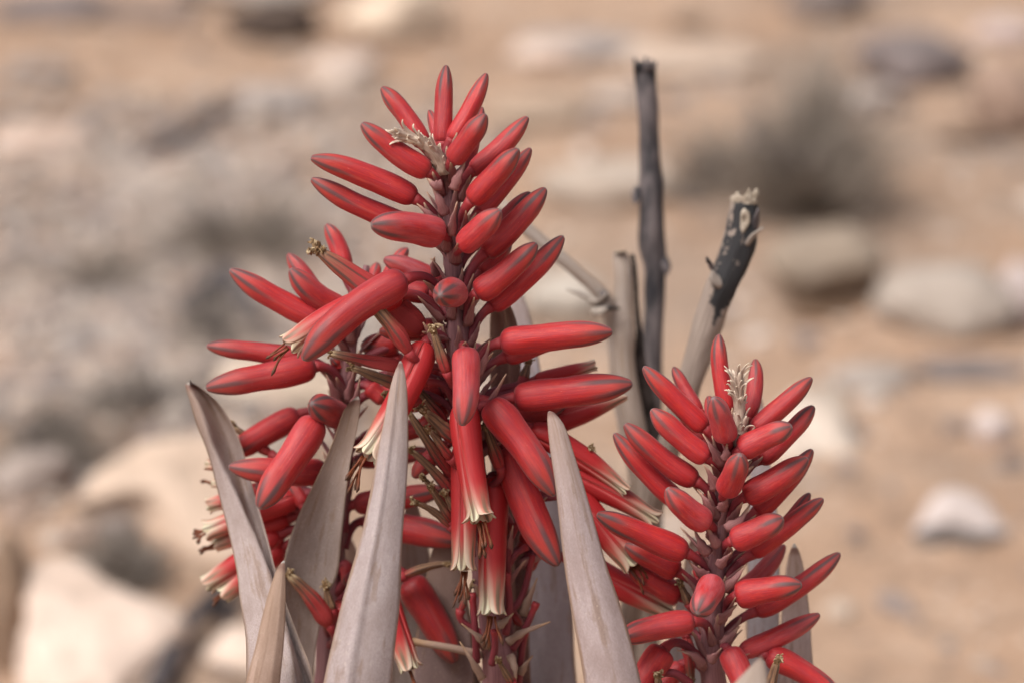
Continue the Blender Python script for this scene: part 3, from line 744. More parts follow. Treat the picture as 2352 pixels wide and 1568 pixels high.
def slab(foot_xy, outline, tilt, col, label, seed, rough=0.006):
    """flat faced stone: its upper face lies in a plane tilted up by tilt, its sides go down into the soil"""
    g = on_ground(*foot_xy); g.z = gh(g.x, g.y); nrm = Vector((0.06, -math.sin(tilt), math.cos(tilt))).normalized(); o = Vector((seed * 2.1, seed, 0))
    pts = []
    for x, y in outline:
        r = (P(x, y) - CAM).normalized(); pts.append(CAM + r * ((g - CAM).dot(nrm) / r.dot(nrm)))
    m_ = len(pts); ring = spline(pts + [pts[0]], m_ * 4 + 1)[:-1]; n = len(ring); c = sum(ring, Vector()) / n; V, F = [], []
    for k_, dn, dz in ((1.0, 0, -1), (1.02, 0, -0.5), (1.0, -0.008, 0), (0.965, -0.0015, 0), (0.85, 0.001, 0), (0.6, 0.002, 0), (0.3, 0.002, 0), (0.02, 0.002, 0)):
        for p in ring:
            q = c + (p - c) * k_ + nrm * dn
            if dz: q.z = q.z + (min(-0.02, -0.01) - q.z) * (-dz) if dz == -1 else q.z * 0.5
            V.append(q + Vector((1, 1, 1)) * (rough * noise.noise(q * 22 + o)) + nrm * (rough * 0.6 * noise.noise(q * 60 + o)))
    for a in range(7):
        for k in range(n): F.append((a * n + k, a * n + (k + 1) % n, (a + 1) * n + (k + 1) % n, (a + 1) * n + k))
    F.append(tuple(7 * n + k for k in range(n)))
    mk('rock', V, F, M['rock'], None, Vector((c.x, c.y, 0)), color=(*col, 1), label=label, cat='rock')
slab((230, 1600), [(72, 1290), (100, 1268), (150, 1262), (195, 1275), (225, 1310), (270, 1345), (330, 1372), (385, 1392), (432, 1425), (400, 1470), (345, 1515), (300, 1568), (270, 1610), (180, 1622), (100, 1585), (75, 1530), (40, 1460), (52, 1420), (48, 1350)],
     0.72, (0.72, 0.575, 0.485), 'large smooth cream stone beside the grey shrub, the palest one', 3, 0.004)
slab((400, 1290), [(170, 1150), (215, 1075), (310, 1020), (430, 985), (560, 990), (640, 1050), (640, 1280), (520, 1300), (420, 1240), (390, 1180), (300, 1130)],
     0.55, (0.60, 0.455, 0.355), 'broad peach boulder behind the grey cushion shrub and the cream stone', 5)
slab((2200, 1240), [(2080, 1238), (2110, 1190), (2140, 1140), (2190, 1118), (2250, 1140), (2300, 1190), (2325, 1238), (2250, 1226), (2180, 1216)],
     0.75, (0.60, 0.515, 0.485), 'white wedge stone above the dark shadow stand-in', 62)
slab((1880, 1075), [(1780, 930), (1850, 880), (1950, 870), (1962, 960), (1990, 1040), (1900, 1060), (1820, 1080), (1760, 1000)],
     0.35, (0.60, 0.50, 0.42), 'flat cream slab behind the right aloe', 57)

# ------------------------------------------------------------------ pebbles and gravel nobody could count
def build_pebbles():
    rnd = random.Random(31); V, F, C = [], [], []
    pal = [(0.50, 0.40, 0.33), (0.36, 0.31, 0.28), (0.27, 0.22, 0.20), (0.58, 0.46, 0.37), (0.42, 0.30, 0.22), (0.62, 0.53, 0.47), (0.20, 0.17, 0.165)]
    def one(x, y, s, c):
        o = len(V); a, b, e = s * rnd.uniform(0.7, 1.3), s * rnd.uniform(0.7, 1.3), s * rnd.uniform(0.4, 0.8)
        z = gh(x, y) + e * 0.35; an = rnd.uniform(0, 6.28); ca, sa = math.cos(an), math.sin(an); q = rnd.uniform(0.8, 1.15); sh = Vector((rnd.random() * 50, 0, 0))
        for v in ICO1[0]:
            p = v * (1 + 0.35 * noise.noise(v * 1.3 + sh)); px, py = p.x * a, p.y * b
            V.append(Vector((x + px * ca - py * sa, y + px * sa + py * ca, z + p.z * e))); C.append((c[0] * q, c[1] * q, c[2] * q, 1))
        for f in ICO1[1]: F.append(tuple(i + o for i in f))
    for k in range(8000):                      # everywhere
        y = rnd.uniform(0.7, 4.8); x = rnd.uniform(-0.24, 0.24) * y if k < 2400 else rnd.uniform(-2.2, 2.2)
        s = 0.0022 + 0.010 * rnd.random() ** 5
        one(x, y, s, rnd.choice(pal))
    for k in range(5200):                       # the grey gravel bank on the left
        px, py = rnd.gauss(420, 330), rnd.gauss(560, 250)
        if px > 1150 or py < 230: continue
        g = on_ground(px, py); one(g.x, g.y, 0.003 + 0.011 * rnd.random() ** 2.2, rnd.choice(pal[1:3] + [(0.40, 0.33, 0.28), (0.46, 0.37, 0.31), (0.34, 0.27, 0.23), (0.42, 0.31, 0.25)]))
    mk('gravel', V, F, M['pebble'], None, Vector((0, 0, 0)), ('pc', C), label='loose grey and buff gravel scattered over the sand', cat='gravel', kind='stuff', smooth=False)
build_pebbles()

# ------------------------------------------------------------------ dry bushes
def bush(x, y, wd, ht, n, label, mat, seed, low=0.15, name='dry_bush', thick=1.0, spread=1.0, clumps=40, heart=9):
    rnd = random.Random(seed); g = on_ground(x, y); d = (g - CAM).dot(FWD); k = 0.36 * d / 2352
    W, H = wd * k * 0.5, ht * k; g.z = gh(g.x, g.y) - 0.004
    e = empty(name, g, label, 'bush')
    parts, stems = [], []
    for j in range(heart):
        a = rnd.uniform(0, 6.28); q_ = rnd.uniform(0.25, 0.5); tip = g + Vector((math.cos(a) * W * q_, math.sin(a) * W * q_, H * rnd.uniform(0.3, 0.62)))
        pts = bez(g + Vector((math.cos(a), math.sin(a), 0)) * W * 0.05, g + Vector((0, 0, H * 0.18)), tip - Vector((0, 0, H * 0.1)), tip, 7)
        stems.append(sweep(pts, lambda t: 0.0040 * thick * (1.1 - 0.7 * t), 6))
    cl = [(rnd.uniform(0, 6.28), math.asin(rnd.uniform(low, 1.0)), rnd.uniform(0.55, 1.1)) for q in range(clumps)]
    for j in range(n):
        a, el, L = rnd.choice(cl); a += rnd.gauss(0, 0.15); el = max(0.02, el + rnd.gauss(0, 0.09)); L *= rnd.uniform(0.6, 1.05)
        dv = Vector((math.cos(a) * math.cos(el) * W * spread, math.sin(a) * math.cos(el) * W * spread, math.sin(el) * H))
        s0 = g + dv * rnd.uniform(0.02, 0.45); t0 = g + dv * L
        jit = Vector((rnd.gauss(0, 1), rnd.gauss(0, 1), rnd.gauss(0, 1))) * W * 0.13
        pts = bez(s0, s0.lerp(t0, 0.35) + jit * 0.5, s0.lerp(t0, 0.7) + jit, t0 + jit * 1.2, 5)
        r0 = rnd.uniform(0.0007, 0.0016) * thick
        parts.append(sweep(pts, lambda t: r0 * (1.1 - 0.8 * t), 3))
    v, f, a = join(stems); mk('stems', v, f, M['darktwig'], e, g)
    v, f, a = join(parts); mk('twigs', v, f, mat, e, g, kind='stuff')
bush(1850, 500, 680, 420, 760, 'round grey dry bush with a dark woody heart standing by itself', M['mattwig'], 11, 0.22, thick=1.05, clumps=22, heart=26)
bush(1640, 470, 330, 220, 240, 'thin pale dry tuft growing beside the round grey bush', M['mattwig'], 12, 0.1)
bush(265, 1350, 300, 190, 800, 'small grey cushion bush right above the cream stone', M['twig'], 13, 0.0)
bush(110, 1060, 420, 220, 380, 'low spreading grey bush above the cream stone', M['twig'], 14, 0.0)
bush(330, 960, 430, 130, 330, 'flat mat of grey twigs between the gravel and the peach boulder', M['twig'], 15, 0.0)
bush(470, 800, 260, 170, 170, 'tangled dark dead twigs beside the left aloe buds', M['twig'], 16, 0.1)
bush(560, 560, 620, 170, 330, 'wide low taupe bush spreading over the grey gravel', M['mattwig'], 17, 0.0)
bush(200, 640, 480, 130, 220, 'low taupe bush next to the small round pale stone', M['mattwig'], 18, 0.0)

def fallen(name, pts, r, mat, label, rise=0.01):
    """a dead stick lying on the ground, traced over the soil"""
    Q = []
    for (x, y) in pts:
        g = on_ground(x, y); Q.append(Vector((g.x, g.y, gh(g.x, g.y) + rise)))
    v, f, a = sweep(spline(Q, 26), lambda t: r * (1.05 - 0.4 * t), 10, lambda a_, t: 1 + 0.1 * math.sin(3 * a_ + t * 20))
    mk(name, v, f, mat, None, Q[0], ('bc', a), label=label, cat='stick')
fallen('fallen_stick', [(360, 1620), (430, 1490), (510, 1400), (600, 1335), (720, 1290)], 0.006, M['charred'], 'bluish grey dead stick lying on the ground by the cream stone', 0.012)
fallen('fallen_stick', [(330, 370), (420, 325), (470, 290), (560, 262)], 0.009, M['charred'], 'dark bent stick lying by the pinkish flat stone', 0.010)
fallen('fallen_stick', [(430, 760), (480, 690), (510, 640), (560, 720), (600, 780)], 0.008, M['charred'], 'dark crooked branch arching over the tangled twigs', 0.022)
# ------------------------------------------------------------------ three aloes growing in one clump
def foot(x, dz, dx=0.0, dy=0.0):
    p = P(x, 1568, dz); q = Vector((p.x + dx, p.y + dy, 0)); q.z = gh(q.x, q.y) - 0.01; return q
G1, G2, G3 = foot(1145, -26, -0.005, 0.03), foot(745, -45, -0.045, 0.05), foot(1640, -16, 0.05, 0.03)
AL = 'aloes of the clump'
plant1 = empty('aloe_plant', G1, 'aloe with the tallest red flower spike and two broad grey leaves in front', 'aloe', AL)
plant2 = empty('aloe_plant', G2, 'aloe with a half hidden red spike behind a folded curved leaf', 'aloe', AL)
plant3 = empty('aloe_plant', G3, 'aloe with a lower red spike ending in an upright dry tuft', 'aloe', AL)
S1 = Spike(plant1, [(1012, 372, 18, 10), (1026, 420, 26, 8.5), (1035, 480, 34, 7), (1040, 560, 38, 4), (1043, 640, 40, 2), (1046, 700, 44, 0), (1051, 770, 52, -2), (1058, 850, 58, -4.5),
                    (1075, 1000, 56, -9), (1098, 1150, 64, -14), (1120, 1300, 72, -18), (1140, 1450, 78, -22), (1150, 1568, 82, -26)])
S2 = Spike(plant2, [(842, 610, 14, -20), (830, 680, 24, -21), (812, 750, 32, -22), (797, 840, 38, -25), (790, 930, 40, -28), (783, 1060, 44, -31), (774, 1200, 50, -35), (762, 1350, 54, -39), (748, 1568, 60, -45)])
S3 = Spike(plant3, [(1693, 1000, 22, 3), (1683, 1060, 26, 1.5), (1672, 1120, 32, 0), (1660, 1180, 37, -2), (1650, 1260, 42, -4), (1642, 1340, 45, -7), (1637, 1420, 50, -9), (1636, 1500, 55, -12), (1640, 1568, 58, -14)])
st1, st2, st3 = stalk(S1, G1), stalk(S2, G2), stalk(S3, G3)
tuft(st1, 1, [(1225, 960, 13), (1175, 850, 15), (1105, 760, 17), (1010, 705, 18), (925, 690, 19)], 46, 5, 0.0020, 0.7)
tuft(st3, 8, [(1262, 960, 6), (1290, 820, 7), (1292, 690, 7), (1280, 560, 8), (1272, 490, 8)], 60, 6, 0.0019, 1.0)

stalk_bracts(S1, st1, 44, 400, 1000, 1); stalk_bracts(S1, st1, 16, 1150, 1540, 4); stalk_bracts(S2, st2, 26, 690, 1200, 2); stalk_bracts(S3, st3, 40, 1010, 1540, 3)

# --- tallest spike, upper buds
b1 = lambda *a: bud(S1, *a)
b1('b', 1, 1215, 748, 1245, 118, 147, 0, -3, {'bow': (-12, 0), 'bloom': .25, 'roll': .5})
b1('b', 1, 1275, 722, 1562, 182, 152, 1, -2, {'bow': (18, 18), 'bloom': .15})
b1('b', 1, 1075, 760, 735, 293, 158, -3, -7, {'bow': (22, -22), 'bloom': .12, 'nobract': True})
b1('b', 1, 1192, 815, 1108, 472, 100, -4, -10, {'bloom': .45, 'nobract': True})
b1('b', 1, 1118, 965, 578, 572, 192, 6, 9, {'bow': (-18, 24), 'bloom': .3, 'at': (1, 1200, 1110)})
b1('b', 1, 1292, 872, 1555, 503, 190, 7, 13, {'bow': (12, 10), 'bloom': .2, 'at': (1, 1302, 1020)})
b1('b', 1, 1430, 850, 1527, 450, 108, -7, -13, {'bloom': .4, 'nobract': True})
b1('b', 1, 1438, 960, 1886, 523, 165, 2, 0, {'bow': (12, 12), 'bloom': .22, 'at': (1, 1362, 1150)})
b1('b', 1, 1435, 1190, 1812, 775, 195, 8, 13, {'bow': (14, 14), 'bloom': .1, 'at': (1, 1372, 1430)})
b1('b', 1, 1490, 1285, 1908, 768, 152, -3, -6, {'bow': (14, 14), 'bloom': .25, 'at': (1, 1352, 1500)})
b1('b', 1, 1012, 1172, 178, 845, 200, 3, 5, {'bow': (0, -24), 'bloom': .14, 'at': (1, 1205, 1420)})
b1('b', 1, 1015, 1400, 182, 1008, 190, 0, 2, {'bow': (-12, 22), 'bloom': .12, 'at': (1, 1215, 1530)})
b1('b', 1, 1210, 1450, 652, 1372, 255, 8, 18, {'bow': (0, -14), 'bloom': .55, 'at': (1, 1260, 1560)})
b1('b', 1, 1362, 1545, 1668, 1255, 212, 8, 16, {'bow': (10, 10), 'bloom': .35, 'at': (1, 1318, 1660)})
b1('b', 1, 1540, 1602, 2025, 1082, 198, 2, 0, {'bow': (20, 16), 'bloom': .15, 'at': (3, 590, 720)})
b1('b', 1, 1530, 1490, 1905, 1115, 150, -6, -10, {'bloom': .5, 'nobract': True})
b1('b', 3, 730, 480, 965, 225, 170, -8, -11, {'bloom': .2, 'nobract': True})
b1('b', 3, 695, 640, 1170, 240, 212, 6, 9, {'bow': (14, 16), 'bloom': .12, 'at': (3, 628, 850)})
b1('b', 3, 800, 745, 1380, 183, 185, -1, -3, {'bow': (26, 20), 'bloom': .2, 'at': (3, 648, 1010)})
b1('b', 3, 530, 640, 412, 648, 232, 7, 26, {'bloom': .75, 'at': (3, 505, 800), 'st': 1.0, 'roll': .2})
b1('b', 3, 880, 1022, 1768, 935, 232, 5, 7, {'bow': (0, -2), 'bloom': .14, 'at': (3, 690, 1280)})
b1('b', 3, 905, 1140, 1600, 885, 180, -4, -7, {'bloom': .4, 'at': (3, 680, 1340)})
b1('b', 3, 985, 1450, 1925, 1338, 250, 2, 4, {'bow': (0, 14), 'bloom': .15, 'at': (3, 700, 1600)})
b1('b', 0, 1067, 800, 1061, 977, 66, 15, 23, {'bow': (2, 0), 'bloom': .6, 'at': (0, 1058, 815, 6), 'st': .8, 'roll': .5})
b1('b', 2, 1715, 520, 905, 1158, 262, 11, 20, {'bow': (-40, -40), 'bloom': .3, 'at': (2, 2010, 680), 'st': .8})
b1('b', 2, 2000, 560, 1535, 365, 190, -14, -17, {'bow': (0, -20), 'bloom': .9, 'nobract': True, 'st': .6})
b1('b', 2, 1905, 640, 1440, 540, 175, -5, -8, {'bloom': .3, 'nobract': True})
b1('b', 2, 2330, 1110, 2260, 1040, 90, -12, -16, {'bloom': .9, 'nobract': True})
b1('b', 5, 885, 308, 1412, 1045, 268, 9, 16, {'bow': (10, -14), 'bloom': .2, 'at': (5, 740, 430), 'roll': .3})
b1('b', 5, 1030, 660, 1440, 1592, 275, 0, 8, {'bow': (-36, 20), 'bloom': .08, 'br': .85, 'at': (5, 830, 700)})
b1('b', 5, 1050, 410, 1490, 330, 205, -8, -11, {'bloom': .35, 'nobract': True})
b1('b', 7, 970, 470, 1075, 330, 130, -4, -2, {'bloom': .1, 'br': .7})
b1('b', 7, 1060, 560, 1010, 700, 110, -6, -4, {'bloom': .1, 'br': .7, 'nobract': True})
# --- tallest spike, open flowers
f1 = lambda *a: flower(S1, *a)
f1('f', 2, 1868, 1018, 1385, 1930, 238, 9, 16, {'bow': (40, 0), 'flare': .55, 'at': (2, 2010, 990), 'roll': 1.2, 'ext': .009})
f1('f', 2, 1690, 640, 775, 1062, 232, 4, 8, {'bow': (-10, -78), 'pale': -.13, 'flare': .45, 'at': (2, 1985, 820), 'roll': .6, 'ext': .007})
f1('f', 5, 695, 312, 838, 1262, 236, 9, 16, {'bow': (-18, 0), 'flare': .75, 'at': (5, 700, 300, 4), 'roll': 1.57 , 'ext': .0085, 'nobract': True})
f1('f', 5, 710, 600, 690, 1645, 215, 3, 8, {'flare': .6, 'roll': 1.2, 'ext': .009, 'nobract': True})
f1('f', 7, 735, -60, 718, 1055, 238, 0, 5, {'flare': .5, 'roll': 1.62, 'ext': .0085, 'nobract': True})
f1('f', 5, 1215, 515, 1985, 1015, 195, -2, -4, {'bow': (20, -30), 'flare': .2, 'shut': .75, 'nostamen': True})
f1('f', 5, 1330, 800, 2225, 1250, 215, -2, -5, {'bow': (10, -40), 'flare': .45, 'shut': .5, 'nostamen': True, 'at': (5, 940, 900)})
f1('f', 7, 1330, 60, 1845, 655, 232, -1, 0, {'flare': .45, 'roll': .9, 'ext': .0065, 'at': (7, 980, 250)})
f1('f', 7, 1330, 600, 2140, 1015, 235, -5, -8, {'flare': .15, 'shut': .35, 'nostamen': True, 'at': (7, 960, 620)})
f1('f', 5, 1200, 530, 1965, 240, 190, -11, -14, {'bow': (10, 20), 'flare': .25, 'shut': .55, 'nostamen': True, 'bloom': .8, 'nobract': True})
f1('f', 3, 1150, 1330, 1640, 1190, 130, -13, -16, {'flare': .4, 'shut': .5, 'nostamen': True, 'bloom': .7, 'nobract': True})
# --- tallest spike, spent flowers
w1 = lambda *a: withered(S1, *a)
w1('w', 2, 1850, 945, 980, 272, 225, 3, 6, {'full': 1, 'dry': -.08, 'bow': (14, -6), 'at': (2, 2010, 1060)})
w1('w', 2, 1740, 1105, 1382, 650, 128, 16, 20, {'dry': .28, 'bow': (18, -10), 'at': (2, 2030, 1150)})
w1('w', 2, 1700, 1215, 1120, 1100, 108, 2, 0, {'dry': .05, 'bow': (0, 5), 'fray': 3, 'at': (2, 2040, 1250)})
w1('w', 2, 1720, 1370, 1290, 1212, 95, -2, -3, {'dry': .5})
w1('w', 3, 470, 1260, 360, 930, 92, 14, 18, {'dry': .35, 'fl': 1.3, 'fray': 9})
w1('w', 5, 640, 610, 385, 375, 115, 8, 12, {'dry': .4, 'fl': 1.3, 'fray': 9})
w1('w', 5, 610, 900, 255, 370, 90, 4, 8, {'dry': .35, 'fray': 4})
w1('w', 5, 620, 1060, 272, 680, 80, 6, 9, {'dry': .4, 'bow': (20, -14)})
w1('w', 5, 620, 1000, 470, 500, 80, 2, 5, {'dry': .35, 'fray': 4})
w1('w', 5, 610, 1250, 440, 985, 72, 6, 10, {'dry': .45, 'fray': 8})
w1('w', 5, 600, 1290, 318, 1095, 60, 6, 8, {'dry': .6, 'bow': (0, -30)})
w1('w', 5, 640, 1180, 555, 1030, 66, 7, 9, {'dry': .45, 'fray': 7})
w1('w', 5, 985, 830, 868, 500, 95, 8, 12, {'dry': .3, 'fray': 8})
w1('w', 5, 1560, 960, 1685, 690, 85, 0, 2, {'dry': .6, 'nobract': True, 'fl': 1.2})
w1('w', 3, 1060, 1320, 1105, 1185, 75, -12, -14, {'dry': .6, 'nobract': True})
w1('w', 7, 470, 1010, 560, 800, 50, 2, 3, {'dry': .4})
w1('w', 7, 880, 1568, 775, 1395, 60, 10, 14, {'dry': .6})

# deep buds between the two left spikes, shade painted by lower brightness; spent flowers
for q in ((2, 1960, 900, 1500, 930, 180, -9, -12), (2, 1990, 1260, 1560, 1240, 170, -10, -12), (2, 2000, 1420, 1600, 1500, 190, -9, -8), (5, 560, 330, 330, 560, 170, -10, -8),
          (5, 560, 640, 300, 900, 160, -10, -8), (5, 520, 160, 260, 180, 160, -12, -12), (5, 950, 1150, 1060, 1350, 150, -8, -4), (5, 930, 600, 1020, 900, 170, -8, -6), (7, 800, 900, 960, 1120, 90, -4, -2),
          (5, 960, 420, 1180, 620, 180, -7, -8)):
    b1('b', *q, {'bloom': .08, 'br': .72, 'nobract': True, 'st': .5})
for q in ((2, 1900, 1330, 1560, 1420, 80, 4, 4), (5, 560, 480, 330, 200, 85, 2, 4), (5, 600, 760, 420, 520, 70, 10, 14), (5, 560, 1130, 380, 900, 60, 3, 5), (2, 1760, 1180, 1660, 900, 70, -2, 2)):
    w1('w', *q, {'dry': .3, 'fray': 5})

# bare stems whose flowers have dropped, and dry bracts on the lower stalk
def bare(sp, owner, c, pts, r=0.0010, mat='pedicel', name='bare_pedicel'):
    Q = [P(*cv(c, x, y), dz + sp.at(cv(c, x, y)[1])[2]) for x, y, dz in pts]
    v, f, a = sweep(spline(Q, 14), lambda t: r * (1.1 - 0.25 * t + (0.25 if t > 0.92 else 0)), 9)
    mk(name, v, f, M[mat], owner, Q[0], ('bc', a))
def drybract(sp, owner, c, pts, wd=0.0011, mat='drybract', seed=0):
    Q = [P(*cv(c, x, y), dz + sp.at(cv(c, x, y)[1])[2]) for x, y, dz in pts]
    v, f, a = ribbon(spline(Q, 12), lambda t: wd * interp([(0, 1.0), (0.3, 0.95), (0.6, 0.55), (1, 0.05)], t) * (1 + 0.16 * math.sin(t * 19 + seed)), TOCAM, -0.5, 6, 1.3 * math.sin(seed * 2.3 + 1))
    mk('dry_bract', v, f, M[mat], owner, Q[0], ('bc', a), solid=0.0004)
for pts in ([(600, 1400, 5), (590, 1150, 7), (565, 860, 6)], [(720, 1420, 9), (745, 1280, 10), (740, 1150, 10)], [(880, 1300, 3), (990, 1120, 3), (1070, 935, 3)],
            [(930, 1560, 0), (960, 1300, 1), (985, 1150, 0)], [(860, 1010, 2), (960, 880, 0), (1040, 560, -2)], [(850, 640, 3), (900, 560, 3), (990, 500, 0)], [(845, 760, 4), (850, 500, 4), (930, 300, 0)],
            [(830, 1180, 7), (860, 950, 8), (835, 700, 8)]):
    bare(S1, st1, 7, pts)
bare(S1, st1, 5, [(780, 480, 6), (840, 330, 10), (900, 330, 10)], 0.0012)
for i, pts in enumerate(([(700, 1290, 8), (600, 1190, 10), (480, 1100, 10)], [(840, 1250, 5), (960, 1170, 6), (1180, 1085, 4)], [(650, 1540, 9), (560, 1390, 11), (470, 1240, 10)],
            [(940, 1500, 2), (990, 1420, 3), (1040, 1350, 2)], [(760, 1130, 9), (830, 1070, 10), (890, 1020, 10)], [(860, 1340, 7), (900, 1450, 9), (905, 1560, 9)], [(850, 560, 4), (870, 430, 6), (885, 330, 6)],
            [(640, 880, 6), (600, 820, 8), (560, 780, 8)], [(960, 1040, 1), (1030, 860, 2), (1075, 740, 1)])):
    drybract(S1, st1, 7, pts, 0.00105, 'drybract' if i not in (6,) else 'bract', i)
bare(S1, st1, 7, [(640, 1345, 2), (400, 1290, 4), (60, 1235, 6)], 0.0011, 'drybract', 'dry_strand')
for pts in ([(420, 1090, 12), (330, 950, 12), (280, 860, 13)], [(690, 1280, 10), (760, 1150, 10), (800, 1010, 12)], [(700, 1560, 8), (800, 1490, 10), (930, 1260, 10)], [(400, 500, -2), (360, 420, 0), (370, 350, 2)]):
    drybract(S1, st1, 3, pts, 0.0012, 'bract', pts[0][0])

# --- the half hidden left spike
b2 = lambda *a: bud(S2, *a)
b2('b', 2, 1235, 480, 1085, 90, 150, -2, -3, {'bow': (14, -6), 'bloom': .35, 'nobract': True})
b2('b', 2, 1050, 680, 785, 320, 142, -3, -5, {'bloom': .3, 'nobract': True})
b2('b', 2, 1040, 850, 328, 445, 190, 6, 9, {'bow': (-10, 26), 'bloom': .2})
b2('b', 2, 1230, 770, 805, 440, 200, 4, 10, {'bow': (-18, 24), 'bloom': .3})
b2('b', 2, 1425, 600, 1492, 392, 112, -7, -9, {'bloom': .4, 'nobract': True})
b2('b', 2, 1560, 520, 1728, 280, 110, -6, -8, {'bloom': .3, 'nobract': True})
b2('b', 2, 890, 1140, 145, 1045, 172, 2, 3, {'bow': (0, -14), 'bloom': .28})
b2('b', 2, 1005, 1205, 140, 1372, 228, 6, 12, {'bow': (0, 6), 'bloom': .18, 'at': (2, 1235, 1420)})
b2('b', 2, 1195, 1210, 1130, 1140, 110, 0, 3, {'bloom': .2, 'nobract': True})
b2('b', 4, 1300, 430, 1068, 318, 225, 9, 22, {'bloom': .4, 'at': (4, 1350, 520), 'br': .8, 'roll': .4})
b2('b', 4, 985, 400, 430, 720, 205, -9, -10, {'bow': (-30, 0), 'bloom': .15, 'at': (4, 1310, 540)})
b2('b', 4, 1120, 440, 655, 1142, 258, 14, 24, {'bow': (-10, 0), 'bloom': .38, 'at': (4, 1310, 600)})
b2('b', 4, 1195, 850, 418, 810, 220, 8, 12, {'bow': (0, 12), 'bloom': .2, 'at': (4, 1330, 760)})
b2('b', 4, 1400, 1110, 2120, 985, 190, 0, 2, {'bow': (0, 10), 'bloom': .25, 'br': .8, 'nobract': True})
b2('b', 4, 1480, 1240, 2260, 1410, 245, -2, 4, {'bow': (0, -30), 'bloom': .18, 'br': .9, 'nobract': True})
b2('b', 4, 1560, 240, 1850, 220, 130, 2, 2, {'bloom': .2, 'nobract': True, 'br': .85})
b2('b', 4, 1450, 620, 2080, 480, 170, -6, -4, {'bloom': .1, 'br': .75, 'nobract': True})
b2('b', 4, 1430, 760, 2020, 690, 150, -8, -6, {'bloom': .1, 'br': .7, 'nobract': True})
b2('b', 4, 1010, 1120, 900, 960, 120, -4, -6, {'bloom': .1, 'br': .85, 'nobract': True})
b2('b', 4, 820, 1080, 620, 960, 150, -10, -10, {'bloom': .1, 'br': .9, 'nobract': True})
b2('b', 6, 1240, 1030, 1330, 940, 150, 12, 14, {'bloom': .3, 'nobract': True, 'st': 0})
b2('b', 6, 1350, 640, 1340, 800, 120, 4, 6, {'bloom': .2, 'nobract': True, 'br': .8})
b2('b', 2, 1420, 1360, 1560, 1480, 150, 2, 3, {'bloom': .1, 'nobract': True, 'br': .85, 'st': 0})
b2('b', 2, 1660, 1010, 1360, 1060, 190, -4, -6, {'bloom': .1, 'nobract': True, 'br': .8})
b2('b', 2, 1680, 1180, 1500, 1110, 140, -4, -6, {'bloom': .25, 'nobract': True, 'br': .8})
f2 = lambda *a: flower(S2, *a)
f2('f', 6, 760, 40, 245, 175, 150, -12, -14, {'flare': .35, 'shut': .2, 'nobract': True, 'nostamen': True})
f2('f', 6, 960, 110, 230, 385, 185, -6, -10, {'flare': .5, 'ns': 5, 'at': (4, 1310, 1060), 'nobract': True, 'ext': .004})
f2('f', 6, 900, 270, 310, 490, 150, -9, -12, {'flare': .25, 'shut': .2, 'nobract': True, 'ext': .0045, 'ns': 4})
f2('f', 6, 830, 400, 235, 800, 185, -8, -12, {'flare': .2, 'nobract': True, 'nostamen': True, 'roll': .4})
f2('f', 6, 850, 500, 370, 880, 185, -8, -11, {'flare': .25, 'nobract': True, 'ext': .0045, 'ns': 4})
f2('f', 4, 640, 860, 235, 795, 90, -13, -15, {'flare': .4, 'nobract': True, 'nostamen': True})
f2('f', 4, 640, 1000, 285, 940, 80, -13, -15, {'flare': .3, 'shut': .4, 'nobract': True, 'ns': 3, 'ext': .004})
w2 = lambda *a: withered(S2, *a)
bud(S2, 'b', 7, 60, 745, 432, 1412, 262, 5, 7, {'bow': (20, -10), 'bloom': .1, 'br': .62, 'nobract': True, 'st': .6})
flower(S2, 'f', 6, 1610, 800, 1850, 1475, 205, 21, 24, {'flare': .35, 'nobract': True, 'ext': .008, 'br': .8})
withered(S2, 'w', 6, 1790, 730, 2130, 632, 70, 15, 15, {'dry': .6, 'nobract': True, 'bow': (0, -20)})
w2('w', 4, 760, 720, 455, 500, 80, -7, -8, {'dry': .3, 'nobract': True})
w2('w', 6, 1215, 1120, 890, 715, 135, 17, 22, {'dry': .1, 'bow': (26, -10), 'nobract': True})
w2('w', 6, 1230, 1000, 1185, 830, 80, 16, 18, {'dry': .7, 'nobract': True, 'fray': 9, 'fl': 1.4})
for pts in ([(1260, 1480, 4), (1290, 1330, 6), (1310, 1210, 6)], [(1290, 1560, 8), (1330, 1440, 10), (1350, 1300, 9)], [(1190, 1500, 4), (1110, 1330, 6), (1080, 1250, 5)]):
    drybract(S2, st2, 2, pts, 0.0013, 'bract', pts[0][0])

# --- the right spike
b3 = lambda *a: bud(S3, *a)
b3('b', 8, 1030, 815, 535, 322, 178, 4, 4, {'bow': (-6, 16), 'bloom': .08, 'at': (8, 1150, 1100)})
b3('b', 8, 975, 700, 770, 325, 118, -7, -12, {'bloom': .35, 'nobract': True})
b3('b', 8, 1215, 690, 1130, 70, 152, -2, -5, {'bow': (-20, 0), 'bloom': .1, 'roll': .35})
b3('b', 8, 1350, 740, 1412, 262, 132, -4, -8, {'bow': (16, 0), 'bloom': .35})
b3('b', 8, 1392, 825, 1858, 408, 165, 1, -2, {'bow': (8, 10), 'bloom': .18, 'at': (8, 1300, 960)})
b3('b', 8, 1430, 1060, 1873, 630, 172, -2, -5, {'bow': (18, 22), 'bloom': .18, 'at': (8, 1290, 1180)})
b3('b', 8, 1285, 985, 1700, 790, 205, 8, 13, {'bow': (0, -12), 'bloom': .28, 'at': (8, 1262, 1060), 'nobract': True})
b3('b', 8, 1195, 905, 1082, 565, 200, 8, 15, {'bow': (8, 0), 'bloom': .5, 'at': (8, 1215, 1010)})
b3('b', 8, 1075, 850, 1045, 552, 112, -5, -8, {'bloom': .4, 'nobract': True})
b3('b', 8, 1045, 1045, 597, 655, 192, 6, 8, {'bow': (-16, 18), 'bloom': .28, 'at': (8, 1140, 1190)})
